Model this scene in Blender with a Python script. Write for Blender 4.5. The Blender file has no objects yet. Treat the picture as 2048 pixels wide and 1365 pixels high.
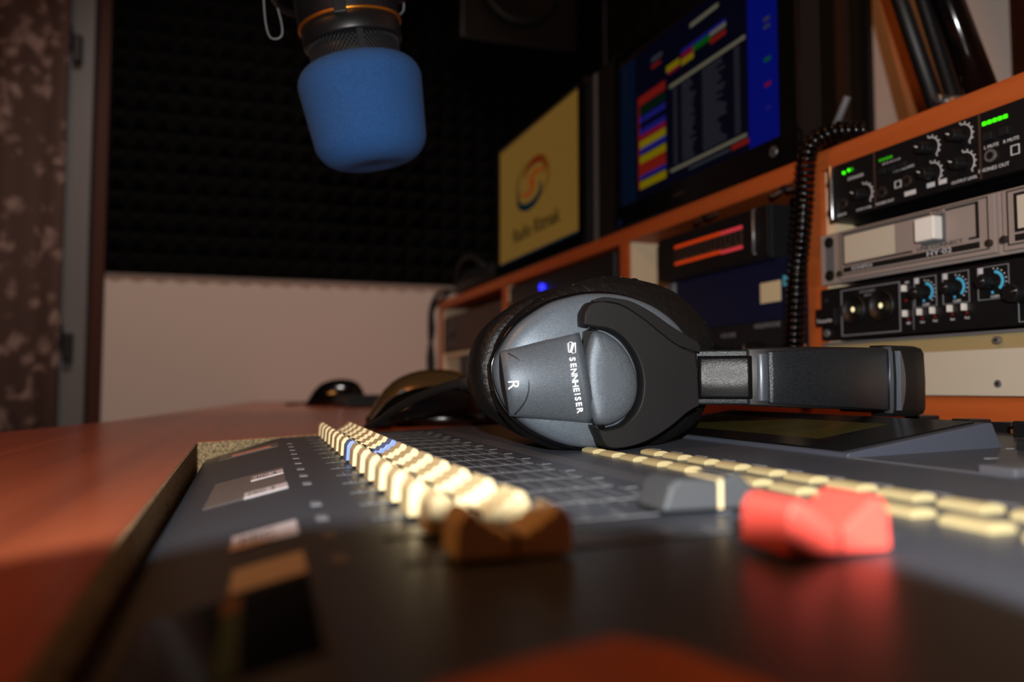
import bpy, bmesh, math, random
from mathutils import Vector, Matrix
random.seed(7)
C = bpy.context.scene
COL = C.collection
PI = math.pi
H = 0.034            # lens axis above the console surface

# ------------------------------------------------------------------ camera
PITCH = math.atan(93/1569.0)
YAW = math.atan(494*math.cos(PITCH)/1569.0)
cam_d = bpy.data.cameras.new('camera'); cam = bpy.data.objects.new('camera', cam_d); COL.objects.link(cam)
cam.location = (0, 0, H)
cam.rotation_euler = (PI/2 + PITCH, 0, -YAW)
cam_d.sensor_fit = 'HORIZONTAL'; cam_d.sensor_width = 36.0
cam_d.lens = 1569.0/2048*36.0
cam_d.clip_start = 0.004; cam_d.clip_end = 30
cam_d.dof.use_dof = True
cam_d.dof.focus_distance = 0.385
cam_d.dof.aperture_fstop = 6.3
C.camera = cam
# ------------------------------------------------------------------ colour management, world
C.view_settings.view_transform = 'Standard'; C.view_settings.look = 'None'
C.view_settings.gamma = 1.0; C.view_settings.use_curve_mapping = False
C.view_settings.exposure = 0.0
C.cycles.max_bounces = 6; C.cycles.sample_clamp_indirect = 4.0
w = bpy.data.worlds.new('room_air'); C.world = w; w.use_nodes = True
w.node_tree.nodes['Background'].inputs[0].default_value = (1.0, 0.55, 0.28, 1)
w.node_tree.nodes['Background'].inputs[1].default_value = 0.004
# ------------------------------------------------------------------ lamps
FH = Vector((math.sin(YAW), math.cos(YAW), 0)); RH = Vector((math.cos(YAW), -math.sin(YAW), 0))
def lamp(name, kind, loc, target, energy, color, **k):
    d = bpy.data.lights.new(name, kind); o = bpy.data.objects.new(name, d); COL.objects.link(o)
    o.location = loc; d.energy = energy; d.color = color
    o.rotation_euler = (Vector(target)-Vector(loc)).to_track_quat('-Z', 'Y').to_euler()
    for a, b in k.items(): setattr(d, a, b)
    return o
FLASH = Vector((0, 0, H)) - FH*0.090 + RH*0.002 + Vector((0, 0, 0.0619))
lamp('camera_flash', 'SPOT', FLASH, FLASH + FH + RH*0.06 + Vector((0, 0, 0.12)), 15.0, (1.0, 0.97, 0.94),
     spot_size=math.radians(130), spot_blend=1.0, shadow_soft_size=0.0022)
lamp('tungsten_room_lamp', 'AREA', (-0.75, 0.25, 1.15), (0.1, 0.3, 0), 4.4, (1.0, 0.38, 0.10), size=0.25)
lamp('back_wall_fill', 'SPOT', (-0.25, 0.75, 1.60), (0.05, 2.0, 0.02), 33.0, (1.0, 0.94, 0.90), spot_size=math.radians(60), spot_blend=0.8, shadow_soft_size=0.10)  # added fill spot that brightens the back wall, no fixture modelled

# ------------------------------------------------------------------ materials
def lin(c):
    c = c/255.0
    return c/12.92 if c <= 0.04045 else ((c+0.055)/1.055)**2.4
def rgb(t): return (lin(t[0]), lin(t[1]), lin(t[2]), 1)
MATS = {}
def mat(name, col, rough=0.5, metal=0.0, spec=0.5, bump=None, speck=None, emit=0.0, coat=0.0, bstr=0.3, sheen=0.0, speck_amt=0.5):
    if name in MATS: return MATS[name]
    m = bpy.data.materials.new(name); m.use_nodes = True; nt = m.node_tree
    b = nt.nodes['Principled BSDF']
    b.inputs['Base Color'].default_value = rgb(col)
    b.inputs['Roughness'].default_value = rough; b.inputs['Metallic'].default_value = metal
    b.inputs['Specular IOR Level'].default_value = spec
    b.inputs['Coat Weight'].default_value = coat; b.inputs['Coat Roughness'].default_value = 0.15
    b.inputs['Sheen Weight'].default_value = sheen
    tc = nt.nodes.new('ShaderNodeTexCoord')
    if emit:
        b.inputs['Emission Color'].default_value = rgb(col); b.inputs['Emission Strength'].default_value = emit
    if bump:
        n = nt.nodes.new('ShaderNodeTexNoise'); n.inputs['Scale'].default_value = bump; n.inputs['Detail'].default_value = 3
        nt.links.new(tc.outputs['Object'], n.inputs['Vector'])
        bp = nt.nodes.new('ShaderNodeBump'); bp.inputs['Strength'].default_value = bstr; bp.inputs['Distance'].default_value = 0.001
        nt.links.new(n.outputs['Fac'], bp.inputs['Height']); nt.links.new(bp.outputs['Normal'], b.inputs['Normal'])
    if speck:
        n = nt.nodes.new('ShaderNodeTexNoise'); n.inputs['Scale'].default_value = speck; n.inputs['Detail'].default_value = 2
        nt.links.new(tc.outputs['Object'], n.inputs['Vector'])
        r = nt.nodes.new('ShaderNodeValToRGB')
        r.color_ramp.elements[0].position = 0.35; r.color_ramp.elements[1].position = 0.70
        c = rgb(col)
        r.color_ramp.elements[0].color = tuple(x*(1-speck_amt*0.6) for x in c[:3])+(1,)
        r.color_ramp.elements[1].color = tuple(min(1, x*(1+speck_amt)) for x in c[:3])+(1,)
        nt.links.new(n.outputs['Fac'], r.inputs['Fac']); nt.links.new(r.outputs['Color'], b.inputs['Base Color'])
    MATS[name] = m
    return m
def wood(name, c1, c2, rough=0.4, axis=1, scale=22, spec=0.3):
    m = bpy.data.materials.new(name); m.use_nodes = True; nt = m.node_tree
    b = nt.nodes['Principled BSDF']; b.inputs['Roughness'].default_value = rough; b.inputs['Specular IOR Level'].default_value = spec
    tc = nt.nodes.new('ShaderNodeTexCoord'); mp = nt.nodes.new('ShaderNodeMapping')
    s = [scale*4]*3; s[axis] = scale*0.12; mp.inputs['Scale'].default_value = s
    nt.links.new(tc.outputs['Object'], mp.inputs['Vector'])
    n = nt.nodes.new('ShaderNodeTexNoise'); n.inputs['Scale'].default_value = 1.0; n.inputs['Detail'].default_value = 6; n.inputs['Distortion'].default_value = 0.6
    nt.links.new(mp.outputs['Vector'], n.inputs['Vector'])
    r = nt.nodes.new('ShaderNodeValToRGB'); r.color_ramp.elements[0].position = 0.3; r.color_ramp.elements[1].position = 0.7
    r.color_ramp.elements[0].color = rgb(c1); r.color_ramp.elements[1].color = rgb(c2)
    nt.links.new(n.outputs['Fac'], r.inputs['Fac']); nt.links.new(r.outputs['Color'], b.inputs['Base Color'])
    MATS[name] = m
    return m
wood('beech_shelf', (170, 82, 34), (186, 94, 44), 0.5)
wood('beech_desk', (150, 76, 50), (182, 96, 62), 0.25, axis=1, scale=14, spec=0.5)
wood('orange_grain', (160, 88, 26), (180, 102, 34), 0.5)
wood('pine', (180, 112, 66), (200, 130, 84), 0.6, axis=2)
wood('brown_frame', (62, 26, 8), (74, 32, 12), 0.6, axis=2)
mat('chipboard', (150, 130, 96), 0.9, speck=700, speck_amt=0.9, bump=900, bstr=0.8)
mat('melamine', (226, 205, 170), 0.5)
mat('console_grey', (63, 68, 77), 0.38, spec=0.5, speck=1800, speck_amt=0.18)
mat('console_light', (80, 82, 88), 0.4, speck=1500, speck_amt=0.15)
mat('console_dark', (52, 53, 58), 0.34, speck=1600, speck_amt=0.2)
mat('console_blue_grey', (64, 69, 80), 0.42, speck=2500, speck_amt=0.12)
mat('print_white', (206, 208, 212), 0.5)
mat('print_grey', (128, 132, 138), 0.5)
mat('cream', (220, 200, 152), 0.5)
mat('cream_key', (178, 164, 120), 0.6)
mat('lavender', (120, 145, 205), 0.42)
mat('red_cap', (232, 84, 72), 0.5)
mat('grey_cap', (64, 67, 70), 0.42)
mat('black', (14, 14, 15), 0.45)
mat('black_gloss', (8, 8, 9), 0.12)
mat('black_panel', (16, 16, 18), 0.42)
mat('black_rubber', (12, 12, 12), 0.55)
mat('black_line', (10, 10, 10), 0.6)
mat('glass_black', (10, 10, 10), 0.22, speck=3000, speck_amt=2.0)
mat('lcd_olive', (56, 54, 16), 0.3, speck=1500, speck_amt=0.3)
mat('cup_paint', (98, 108, 118), 0.42, metal=0.45, speck=3200, speck_amt=0.45, bump=3200, bstr=0.10)
mat('slab_paint', (92, 100, 108), 0.54, metal=0.6, speck=3200, speck_amt=0.5, bump=3200, bstr=0.12)
mat('band_paint', (28, 32, 36), 0.28, metal=0.3, speck=3000, speck_amt=0.9, bump=2600, bstr=0.25)
mat('slider_metal', (12, 12, 13), 0.22, spec=0.22, speck=3000, speck_amt=0.6, bump=2600, bstr=0.15)
mat('silver_paint', (84, 90, 98), 0.38, metal=0.5, speck=3000, speck_amt=0.3)
mat('matte_dark', (12, 12, 13), 0.60, spec=0.35, speck=900, speck_amt=0.12)
mat('leather', (9, 8, 8), 0.5, spec=0.35, bump=260, bstr=0.9)
mat('letter_white', (230, 232, 235), 0.5)
mat('foam_blue', (26, 72, 126), 0.95, speck=1400, speck_amt=0.35, bump=1500, bstr=0.8)
mat('mic_black', (14, 15, 17), 0.38)
mat('gold', (205, 130, 45), 0.35, metal=0.9)
mat('chrome', (190, 192, 196), 0.25, metal=0.9)
mat('steel', (150, 148, 146), 0.4, metal=0.7)
mat('foam_dark', (13, 12, 11), 1.0, spec=0.1)
mat('foam_brown', (26, 21, 17), 1.0, spec=0.1)
mat('wall_white', (214, 192, 178), 0.9, bump=60, bstr=0.3)
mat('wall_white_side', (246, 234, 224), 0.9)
mat('window_grey', (112, 108, 106), 0.5)
mat('tinted_glass', (40, 38, 30), 0.2, spec=0.4)
mat('panel_grey', (150, 138, 132), 0.5)
mat('panel_grey_dark', (98, 100, 104), 0.5)
mat('panel_cream', (198, 190, 172), 0.55)
mat('panel_khaki', (160, 142, 100), 0.6)
mat('panel_brown', (48, 38, 33), 0.5)
mat('button_white', (238, 236, 230), 0.4)
mat('bezel_grey', (84, 88, 92), 0.5)
mat('paper', (214, 202, 164), 0.8)
mat('tape', (112, 106, 104), 0.35)
mat('label_white', (206, 200, 204), 0.6)
mat('label_brown', (196, 130, 104), 0.6)
mat('cyan', (80, 190, 235), 0.5)
mat('red_dull', (120, 22, 22), 0.5)
mat('dark_blue', (12, 20, 54), 0.4)
mat('device_dark', (20, 22, 26), 0.5)
mat('device_brown', (70, 48, 36), 0.6)
mat('bronze', (88, 70, 42), 0.22, metal=0.4)
mat('green_led', (60, 255, 10), 0.4, emit=1.2)
mat('green_dim', (40, 150, 10), 0.4, emit=0.55)
mat('blue_led', (40, 45, 255), 0.4, emit=2.2)
mat('vfd_orange', (200, 62, 14), 0.4, emit=0.42)
mat('vfd_pink', (205, 60, 70), 0.4, emit=0.45)
mat('glint_warm', (255, 246, 190), 0.4, emit=0.6)
mat('streak_green', (44, 66, 14), 0.5)
mat('streak_yellow', (110, 80, 20), 0.5)
def scr(name, col, e=1.0):
    m = mat(name, tuple(c*0.25 for c in col), 0.3, spec=0.3)
    b = m.node_tree.nodes['Principled BSDF']; b.inputs['Emission Color'].default_value = rgb(col); b.inputs['Emission Strength'].default_value = e*0.34
    return m

# ------------------------------------------------------------------ mesh helpers
class MB:
    """collects shapes; build() links them as one mesh object"""
    def __init__(s): s.v = []; s.f = []; s.m = []; s.mats = []; s.sm = []
    def _mi(s, m):
        if m is None: m = 'black'
        if m not in s.mats: s.mats.append(m)
        return s.mats.index(m)
    def add(s, vs, fs, m=None, smooth=False, M=None):
        k = len(s.v); i = s._mi(m)
        for v in vs:
            v = Vector(v); s.v.append(M @ v if M else v)
        for f in fs: s.f.append([k+q for q in f]); s.m.append(i); s.sm.append(smooth)
    def box(s, a, b, m=None, M=None):
        x0, y0, z0 = a; x1, y1, z1 = b
        vs = [(x0, y0, z0), (x1, y0, z0), (x1, y1, z0), (x0, y1, z0), (x0, y0, z1), (x1, y0, z1), (x1, y1, z1), (x0, y1, z1)]
        s.add(vs, [(0, 3, 2, 1), (4, 5, 6, 7), (0, 1, 5, 4), (1, 2, 6, 5), (2, 3, 7, 6), (3, 0, 4, 7)], m, False, M)
    def prism(s, pts, axis, a, b, m=None, M=None, smooth=False):
        """pts 2D outline, extruded along axis from a to b (x:(y,z)  y:(x,z)  z:(x,y))"""
        n = len(pts)
        def P(p, t): return (t, p[0], p[1]) if axis == 'x' else ((p[0], t, p[1]) if axis == 'y' else (p[0], p[1], t))
        vs = [P(p, a) for p in pts]+[P(p, b) for p in pts]
        s.add(vs, [list(range(n))[::-1], list(range(n, 2*n))]+[(i, (i+1) % n, n+(i+1) % n, n+i) for i in range(n)], m, smooth, M)
    def cyl(s, p, q, r, m=None, n=20, r2=None, smooth=True, caps=True):
        s.tube([p, q], r, m, n, r2, caps)
    def tube(s, pts, r, m=None, n=12, r2=None, caps=True, closed=False):
        pts = [Vector(p) for p in pts]; N = len(pts); vs = []; up = None
        for i, p in enumerate(pts):
            a = pts[(i-1) % N] if (i > 0 or closed) else p; c = pts[(i+1) % N] if (i < N-1 or closed) else p
            t = (c-a).normalized()
            if up is None:
                up = Vector((0, 0, 1)) if abs(t.z) < 0.9 else Vector((1, 0, 0))
            up = (up - t*up.dot(t)).normalized(); side = t.cross(up)
            rr = r if r2 is None else r+(r2-r)*i/max(1, N-1)
            if callable(r): rr = r(i/(N-1))
            for k in range(n):
                g = 2*PI*k/n; vs.append(p+up*math.cos(g)*rr+side*math.sin(g)*rr)
        fs = []
        for i in range(N-1 if not closed else N):
            for k in range(n):
                j = (i+1) % N
                fs.append((i*n+k, i*n+(k+1) % n, j*n+(k+1) % n, j*n+k))
        s.add(vs, fs, m, True)
        if caps and not closed:
            s.add(vs[:n], [list(range(n))[::-1]], m); s.add(vs[-n:], [list(range(n))], m)
    def lathe(s, prof, m=None, n=48, M=None, caps=True):
        vs = []
        for r, z in prof:
            for k in range(n): vs.append((r*math.cos(2*PI*k/n), r*math.sin(2*PI*k/n), z))
        fs = []
        for i in range(len(prof)-1):
            for k in range(n): fs.append((i*n+k, i*n+(k+1) % n, (i+1)*n+(k+1) % n, (i+1)*n+k))
        s.add(vs, fs, m, True, M)
        if caps:
            s.add(vs[:n], [list(range(n))[::-1]], m, True, M); s.add(vs[-n:], [list(range(n))], m, True, M)
    def loft(s, rings, m=None, cap0=False, cap1=False, closed=True):
        n = len(rings[0]); vs = [p for r in rings for p in r]; fs = []
        for i in range(len(rings)-1):
            for k in range(n if closed else n-1): fs.append((i*n+k, i*n+(k+1) % n, (i+1)*n+(k+1) % n, (i+1)*n+k))
        if cap0: fs.append(list(range(n))[::-1])
        if cap1: fs.append(list(range((len(rings)-1)*n, len(rings)*n)))
        s.add(vs, fs, m, True)
    def ellipsoid(s, c, r, m=None, nu=24, nv=14, zmin=-1.0):
        rings = []
        for i in range(nv+1):
            ph = -PI/2+PI*i/nv; zz = max(math.sin(ph), zmin)
            rings.append([(c[0]+r[0]*math.cos(ph)*math.cos(2*PI*k/nu), c[1]+r[1]*math.cos(ph)*math.sin(2*PI*k/nu), c[2]+r[2]*zz) for k in range(nu)])
        s.loft(rings, m)
    def text(s, body, size, M, m, extrude=0.0001, align='CENTER', offset=0.0, shear=0.0, sx=1.0):
        cu = bpy.data.curves.new('lettering', 'FONT'); cu.body = body; cu.size = size; cu.extrude = extrude
        cu.align_x = align; cu.align_y = 'CENTER'; cu.offset = offset; cu.resolution_u = 3; cu.shear = shear
        o = bpy.data.objects.new('lettering', cu); COL.objects.link(o)
        bpy.context.view_layer.update()
        me = o.to_mesh(); vs = [Vector((v.co.x*sx, v.co.y, v.co.z)) for v in me.vertices]; fs = [list(p.vertices) for p in me.polygons]
        s.add(vs, fs, m, False, M)
        o.to_mesh_clear(); bpy.data.objects.remove(o); bpy.data.curves.remove(cu)
    def build(s, name, parent=None, origin=(0, 0, 0), bevel=0, seg=2, m=None, subsurf=0):
        me = bpy.data.meshes.new(name); og = Vector(origin)
        me.from_pydata([v-og for v in s.v], [], s.f)
        for k in s.mats: me.materials.append(MATS[k])
        for p, i, sm in zip(me.polygons, s.m, s.sm): p.material_index = i; p.use_smooth = sm
        bm = bmesh.new(); bm.from_mesh(me); bmesh.ops.remove_doubles(bm, verts=bm.verts, dist=1e-7); bmesh.ops.recalc_face_normals(bm, faces=bm.faces); bm.to_mesh(me); bm.free()
        o = bpy.data.objects.new(name, me); COL.objects.link(o)
        if parent: o.parent = parent
        if bevel:
            b = o.modifiers.new('edge', 'BEVEL'); b.width = bevel; b.segments = seg; b.limit_method = 'ANGLE'; b.angle_limit = math.radians(40)
            b.harden_normals = False
        return o
def tag(o, label=None, cat=None, group=None, kind=None):
    if label: o['label'] = label
    if cat: o['category'] = cat
    if group: o['group'] = group
    if kind: o['kind'] = kind
    return o
def thing(name, label, cat, loc=(0, 0, 0), rotz=0, group=None):
    o = bpy.data.objects.new(name, None); COL.objects.link(o); o.location = loc; o.rotation_euler = (0, 0, rotz)
    o.empty_display_size = 0.02
    return tag(o, label, cat, group)
def crom(pts, per=6, closed=False):
    """smooth curve through points"""
    P = [Vector(p) for p in pts]; n = len(P); out = []
    for i in range(n if closed else n-1):
        if closed: a, b, c, d = P[(i-1) % n], P[i], P[(i+1) % n], P[(i+2) % n]
        else: a, b, c, d = P[max(0, i-1)], P[i], P[i+1], P[min(n-1, i+2)]
        for k in range(per):
            t = k/per
            out.append(0.5*((2*b)+(c-a)*t+(2*a-5*b+4*c-d)*t*t+(3*b-a-3*c+d)*t**3))
    if not closed: out.append(P[-1])
    return out
def tz(x): return 0.03*(x-0.034)           # console top surface

# ================================================================== SETTING
def struct(name, a, b, m):
    mb = MB(); mb.box(a, b, m); return tag(mb.build(name), kind='structure')
struct('floor', (-1.9, -1.6, -0.80), (1.2, 2.1, -0.74), 'device_brown')
struct('ceiling', (-1.9, -1.6, 1.75), (1.2, 2.1, 1.80), 'wall_white')
struct('wall_back', (-0.357, 2.0, -0.74), (1.2, 2.08, 1.75), 'wall_white')
struct('wall_left', (-1.9, -1.6, -0.74), (-1.84, 2.08, 1.75), 'wall_white')
struct('wall_front', (-1.84, -1.6, -0.74), (1.2, -1.54, 1.75), 'wall_white')
mb = MB(); mb.box((0.90, -1.54, -0.74), (0.97, 0.975, 1.75), 'wall_white_side'); mb.box((0.90, 0.975, -0.74), (0.97, 1.30, 0.12), 'wall_white_side')
mb.box((0.90, 0.975, 1.2), (0.97, 1.30, 1.75), 'wall_white_side'); mb.box((0.90, 1.30, -0.74), (0.97, 2.0, 1.75), 'wall_white_side')
tag(mb.build('wall_right'), kind='structure')
# tall dark studio window in the right wall
wn = thing('window_2', None, None, (0.93, 1.17, 0.12)); wn['kind'] = 'structure'
mb = MB(); mb.box((0.915, 0.985, 0.13), (0.925, 1.29, 1.19), 'tinted_glass'); mb.build('pane', wn, wn.location)
mb = MB(); mb.box((0.89, 0.975, 0.12), (0.94, 0.988, 1.2), 'device_dark'); mb.box((0.895, 1.285, 0.12), (0.94, 1.30, 1.2), 'black')
mb.box((0.89, 0.988, 0.12), (0.94, 1.285, 0.13), 'black'); mb.box((0.89, 0.988, 1.19), (0.94, 1.285, 1.2), 'black')
mb.box((0.898, 1.04, 0.13), (0.912, 1.058, 1.19), 'device_brown')
mb.build('window_frame', wn, wn.location)
# casement window at left on the back wall
wi = thing('window_1', None, None, (-0.6, 2.0, -0.3)); wi['kind'] = 'structure'
mb = MB(); mb.box((-0.383, 1.985, -0.35), (-0.357, 2.05, 1.75), 'brown_frame'); mb.box((-1.84, 2.04, -0.74), (-0.357, 2.08, 1.75), 'black')
mb.build('window_surround', wi, wi.location)
mb = MB(); mb.box((-0.437, 1.955, -0.35), (-0.385, 2.02, 1.74), 'window_grey'); mb.box((-0.441, 1.96, -0.35), (-0.4375, 2.02, 1.74), 'brown_frame')
mb.build('casement_frame', wi, wi.location, bevel=0.003)
for zc in (0.80, 0.125):
    mb = MB(); mb.box((-0.427, 1.935, zc-0.035), (-0.408, 1.955, zc+0.03), 'black'); mb.cyl((-0.430, 1.945, zc+0.0), (-0.437, 1.945, zc+0.055), 0.007, 'black')
    mb.build('hinge', wi, wi.location, bevel=0.004)
# lace curtain material: floral sprays woven into brown cloth
m = bpy.data.materials.new('lace_cloth'); m.use_nodes = True; nt = m.node_tree; b = nt.nodes['Principled BSDF']; b.inputs['Roughness'].default_value = 0.9
tc = nt.nodes.new('ShaderNodeTexCoord'); n1 = nt.nodes.new('ShaderNodeTexNoise'); n1.inputs['Scale'].default_value = 14; n1.inputs['Detail'].default_value = 6; n1.inputs['Distortion'].default_value = 1.6
vo = nt.nodes.new('ShaderNodeTexVoronoi'); vo.inputs['Scale'].default_value = 26; wv = nt.nodes.new('ShaderNodeMath'); wv.operation = 'MULTIPLY_ADD'
nt.links.new(tc.outputs['Object'], n1.inputs['Vector']); nt.links.new(tc.outputs['Object'], vo.inputs['Vector'])
wv.inputs[1].default_value = -0.45; nt.links.new(vo.outputs['Distance'], wv.inputs[0]); nt.links.new(n1.outputs['Fac'], wv.inputs[2])
r = nt.nodes.new('ShaderNodeValToRGB'); r.color_ramp.elements[0].position = 0.31; r.color_ramp.elements[1].position = 0.50
r.color_ramp.elements[0].color = rgb((86, 62, 54)); r.color_ramp.elements[1].color = rgb((160, 132, 120))
nt.links.new(wv.outputs[0], r.inputs['Fac']); nt.links.new(r.outputs['Color'], b.inputs['Base Color']); MATS['lace_cloth'] = m
mb = MB(); rings = []
for zz in (-0.45, 0.3, 1.0, 1.7):
    fr = [(-1.3+0.87*i/90, 1.93+0.010*math.sin(i*0.62)+0.006*math.sin(i*0.23+zz), zz) for i in range(91)]
    bk = [(p[0], p[1]+0.0015, p[2]) for p in fr[::-1]]; rings.append(fr+bk)
mb.loft(rings, 'lace_cloth', True, True)
cu = mb.build('curtain', None, (-0.9, 1.93, -0.45)); cu.location = (-0.9, 1.93, -0.45)
tag(cu, 'dark brown lace curtain with pale floral pattern hanging at the window', 'curtain')
mb = MB(); mb.cyl((-1.84, 1.93, 1.71), (-0.38, 1.93, 1.71), 0.011, 'brown_frame', 12)
cr = mb.build('curtain_rail'); cr['kind'] = 'structure'

# acoustic foam: pyramids moulded in every panel
def foam_panel(name, u0, u1, z0, z1, place, m, label, group, nu=9, nz=9, d=0.03):
    mb = MB()
    def P(u, z, t): return place(u, z, t)
    mb_v = [P(u0, z0, 0), P(u1, z0, 0), P(u1, z1, 0), P(u0, z1, 0), P(u0, z0, .012), P(u1, z0, .012), P(u1, z1, .012), P(u0, z1, .012)]
    mb.add(mb_v, [(0, 1, 2, 3), (0, 1, 5, 4), (1, 2, 6, 5), (2, 3, 7, 6), (3, 0, 4, 7)], m)
    for i in range(nu):
        for j in range(nz):
            a, b_ = u0+(u1-u0)*i/nu, u0+(u1-u0)*(i+1)/nu; c, e = z0+(z1-z0)*j/nz, z0+(z1-z0)*(j+1)/nz
            vs = [P(a, c, .012), P(b_, c, .012), P(b_, e, .012), P(a, e, .012), P((a+b_)/2, (c+e)/2, .012+d)]
            mb.add(vs, [(0, 1, 4), (1, 2, 4), (2, 3, 4), (3, 0, 4)], m)
    o = mb.build(name); return tag(o, label, 'acoustic foam', group)
n = 0
for i in range(3):
    for j in range(3):
        u0 = -0.357+i*0.4186; z0 = 0.300+j*0.48
        foam_panel('acoustic_foam_panel', u0, u0+0.4185, z0, z0+0.479, lambda u, z, t: (u, 1.9995-t, z), 'foam_dark',
                   'dark pyramid acoustic foam panel covering the back wall above the white strip', 'foam panels on the back wall', 9, 10)
for i in range(2):
    for j in range(3):
        u0 = 1.305+i*0.326; z0 = 0.28+j*0.48
        foam_panel('acoustic_foam_panel', u0, u0+0.326, z0, z0+0.479, lambda u, z, t: (0.8995-t, u, z), 'foam_brown',
                   'brownish acoustic foam panel on the side wall behind the screens', 'foam panels on the side wall', 4, 4, 0.012)

# ================================================================== DESK
DX = -0.3
desk = thing('desk', 'reddish brown wooden desk with a cutout holding the mixing console', 'desk', (0, 0, -0.74))
cut = [(-0.024, 0.04), (-0.027, 0.106), (-0.0307, 0.189), (-0.040, 0.527), (0.035, 0.592), (0.16, 0.622), (0.462, 0.622), (0.462, 0.04)]
mb = MB()
def slab(poly): mb.prism(poly, 'z', -0.028, 0.0, 'beech_desk')
slab([(-0.42, -0.5), (-0.0, -0.5), (-0.024, 0.04), (-0.027, 0.106), (-0.0307, 0.189), (-0.040, 0.527), (-0.145, 0.88), (-0.19, 0.69), (-0.32, 0.2)])
slab([(-0.040, 0.527), (0.035, 0.592), (0.16, 0.622), (0.885, 0.622), (0.885, 1.985), (-0.02, 1.985), (-0.10, 1.32), (-0.145, 0.88)])
slab([(0.462, 0.04), (0.885, 0.04), (0.885, 0.622), (0.462, 0.622)])
slab([(0.0, -0.5), (0.885, -0.5), (0.885, 0.04), (-0.024, 0.04)])
mb.build('desk_top', desk, desk.location)
mb = MB()     # raw chipboard edge inside the cutout
for (a, b_) in zip(cut[:-1], cut[1:]):
    A = Vector((*a, 0)); B = Vector((*b_, 0)); t = (B-A).normalized(); nn = Vector((t.y, -t.x, 0))*0.0006
    mb.add([A+Vector((0, 0, -.0275)), B+Vector((0, 0, -.0275)), B+Vector((0, 0, -.0004)), A+Vector((0, 0, -.0004)),
            A+nn+Vector((0, 0, -.0275)), B+nn+Vector((0, 0, -.0275)), B+nn+Vector((0, 0, -.0004)), A+nn+Vector((0, 0, -.0004))],
           [(0, 1, 2, 3), (4, 5, 6, 7), (0, 1, 5, 4), (1, 2, 6, 5), (2, 3, 7, 6), (3, 0, 4, 7)], 'chipboard')
tag(mb.build('cutout_edge', desk, desk.location), 'raw chipboard edge of the desk cutout')
for lx, ly in ((-0.2, 0.0), (-0.02, 1.85), (0.85, -0.42), (0.85, 1.9), (-0.2, -0.45)):
    mb = MB(); mb.box((lx-0.03, ly-0.03, -0.74), (lx+0.03, ly+0.03, -0.028), 'beech_desk'); mb.build('desk_leg', desk, desk.location)
mb = MB(); mb.box((-0.06, 0.0, -0.105), (0.50, 0.66, -0.092), 'beech_desk'); mb.box((-0.06, 0.0, -0.092), (-0.05, 0.66, -0.028), 'beech_desk'); mb.box((0.49, 0.0, -0.092), (0.50, 0.66, -0.028), 'beech_desk')
mb.build('console_tray', desk, desk.location)

# ================================================================== MIXING CONSOLE
con = thing('mixing_console', 'grey digital mixing console sunk in the desk, rows of cream fader caps', 'mixing console', (0.034, 0.3, 0))
CO = con.location
mb = MB()
Y0, Y1 = 0.05, 0.60
def edge(y): return -0.0255-0.024*(y-0.10) if y < 0.53 else -0.0355
knee = (0.0085, -0.00077)
rows = []
for y in [Y0, 0.10, 0.19, 0.30, 0.42, 0.515, 0.525]:
    xe = edge(y)
    rows.append([(xe, y, -0.09), (xe, y, knee[1]-0.24*(knee[0]-xe)-0.0015), (xe+0.0015, y, knee[1]-0.24*(knee[0]-xe)+0.0002), (knee[0]-0.002, y, knee[1]-0.0005), (knee[0]+0.002, y, tz(knee[0]+0.002)),
                 (0.2233, y, tz(0.2233)), (0.4385, y, tz(0.4385)), (0.441, y, tz(0.44)-0.002), (0.441, y, -0.09)])
# slanted far side follows the desk cutout
for y, dy, x0 in ((0.53, 1, None),):
    xe = -0.0355
    far = [(xe, 0.5275), (xe, 0.5275), (xe+0.0015, 0.5285), (0.0065, 0.563), (0.0105, 0.567), (0.2233, 0.617), (0.4385, 0.618), (0.441, 0.618), (0.441, 0.618)]
    zs = [p[2] for p in rows[-1]]
    rows.append([(fx, fy, z) for (fx, fy), z in zip(far, zs)])
rings = [[Vector(p) for p in r] for r in rows]
n = len(rings[0])
mb.loft(rings, 'console_grey', True, True, True)
for q in range(len(mb.sm)): mb.sm[q] = False
mb.build('console_body', con, CO)
# printed bands, scales and captions on the surface
mb = MB()
def strip(x0, x1, y0, y1, m, h=0.00012, dz=0.0):
    mb.add([(x0, y0, tz(x0)+dz), (x1, y0, tz(x1)+dz), (x1, y1, tz(x1)+dz), (x0, y1, tz(x0)+dz),
            (x0, y0, tz(x0)+h+dz), (x1, y0, tz(x1)+h+dz), (x1, y1, tz(x1)+h+dz), (x0, y1, tz(x0)+h+dz)],
           [(4, 5, 6, 7), (0, 1, 5, 4), (1, 2, 6, 5), (2, 3, 7, 6), (3, 0, 4, 7)], m)
strip(0.118, 0.1285, 0.135, 0.56, 'console_light', 0.0001)
strip(0.128, 0.1283, 0.06, 0.6, 'console_dark', 0.00014)
FY = [0.1462+0.02645*(15-k) for k in range(16)]     # fader 0 is the farthest
for k, y in enumerate(FY[:]+[0.1493-0.0263*2]):
    if k == 16: continue
    yc = y+0.0065
    strip(0.026, 0.1085, yc-0.0009, yc+0.0009, 'black_line', 0.00015)
    strip(0.027, 0.1075, yc+0.0018, yc+0.0024, 'print_grey', 0.00013)
    for i in range(9):
        xx = 0.030+i*0.0095
        strip(xx, xx+0.0005, yc+0.0035, yc+0.0085 if i % 2 else yc+0.012, 'print_grey', 0.00013)
    strip(0.1095, 0.1135, yc-0.004, yc-0.0035, 'print_grey', 0.00013)
for i in range(9):
    strip(0.060+i*0.006, 0.0603+i*0.006, 0.20, 0.56, 'print_grey', 0.00009)
for k in range(16):
    y = 0.3495-0.0208*k
    if y < 0.07: continue
    strip(0.1795, 0.181, y-0.011, y-0.003, 'print_grey', 0.00013)
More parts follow.
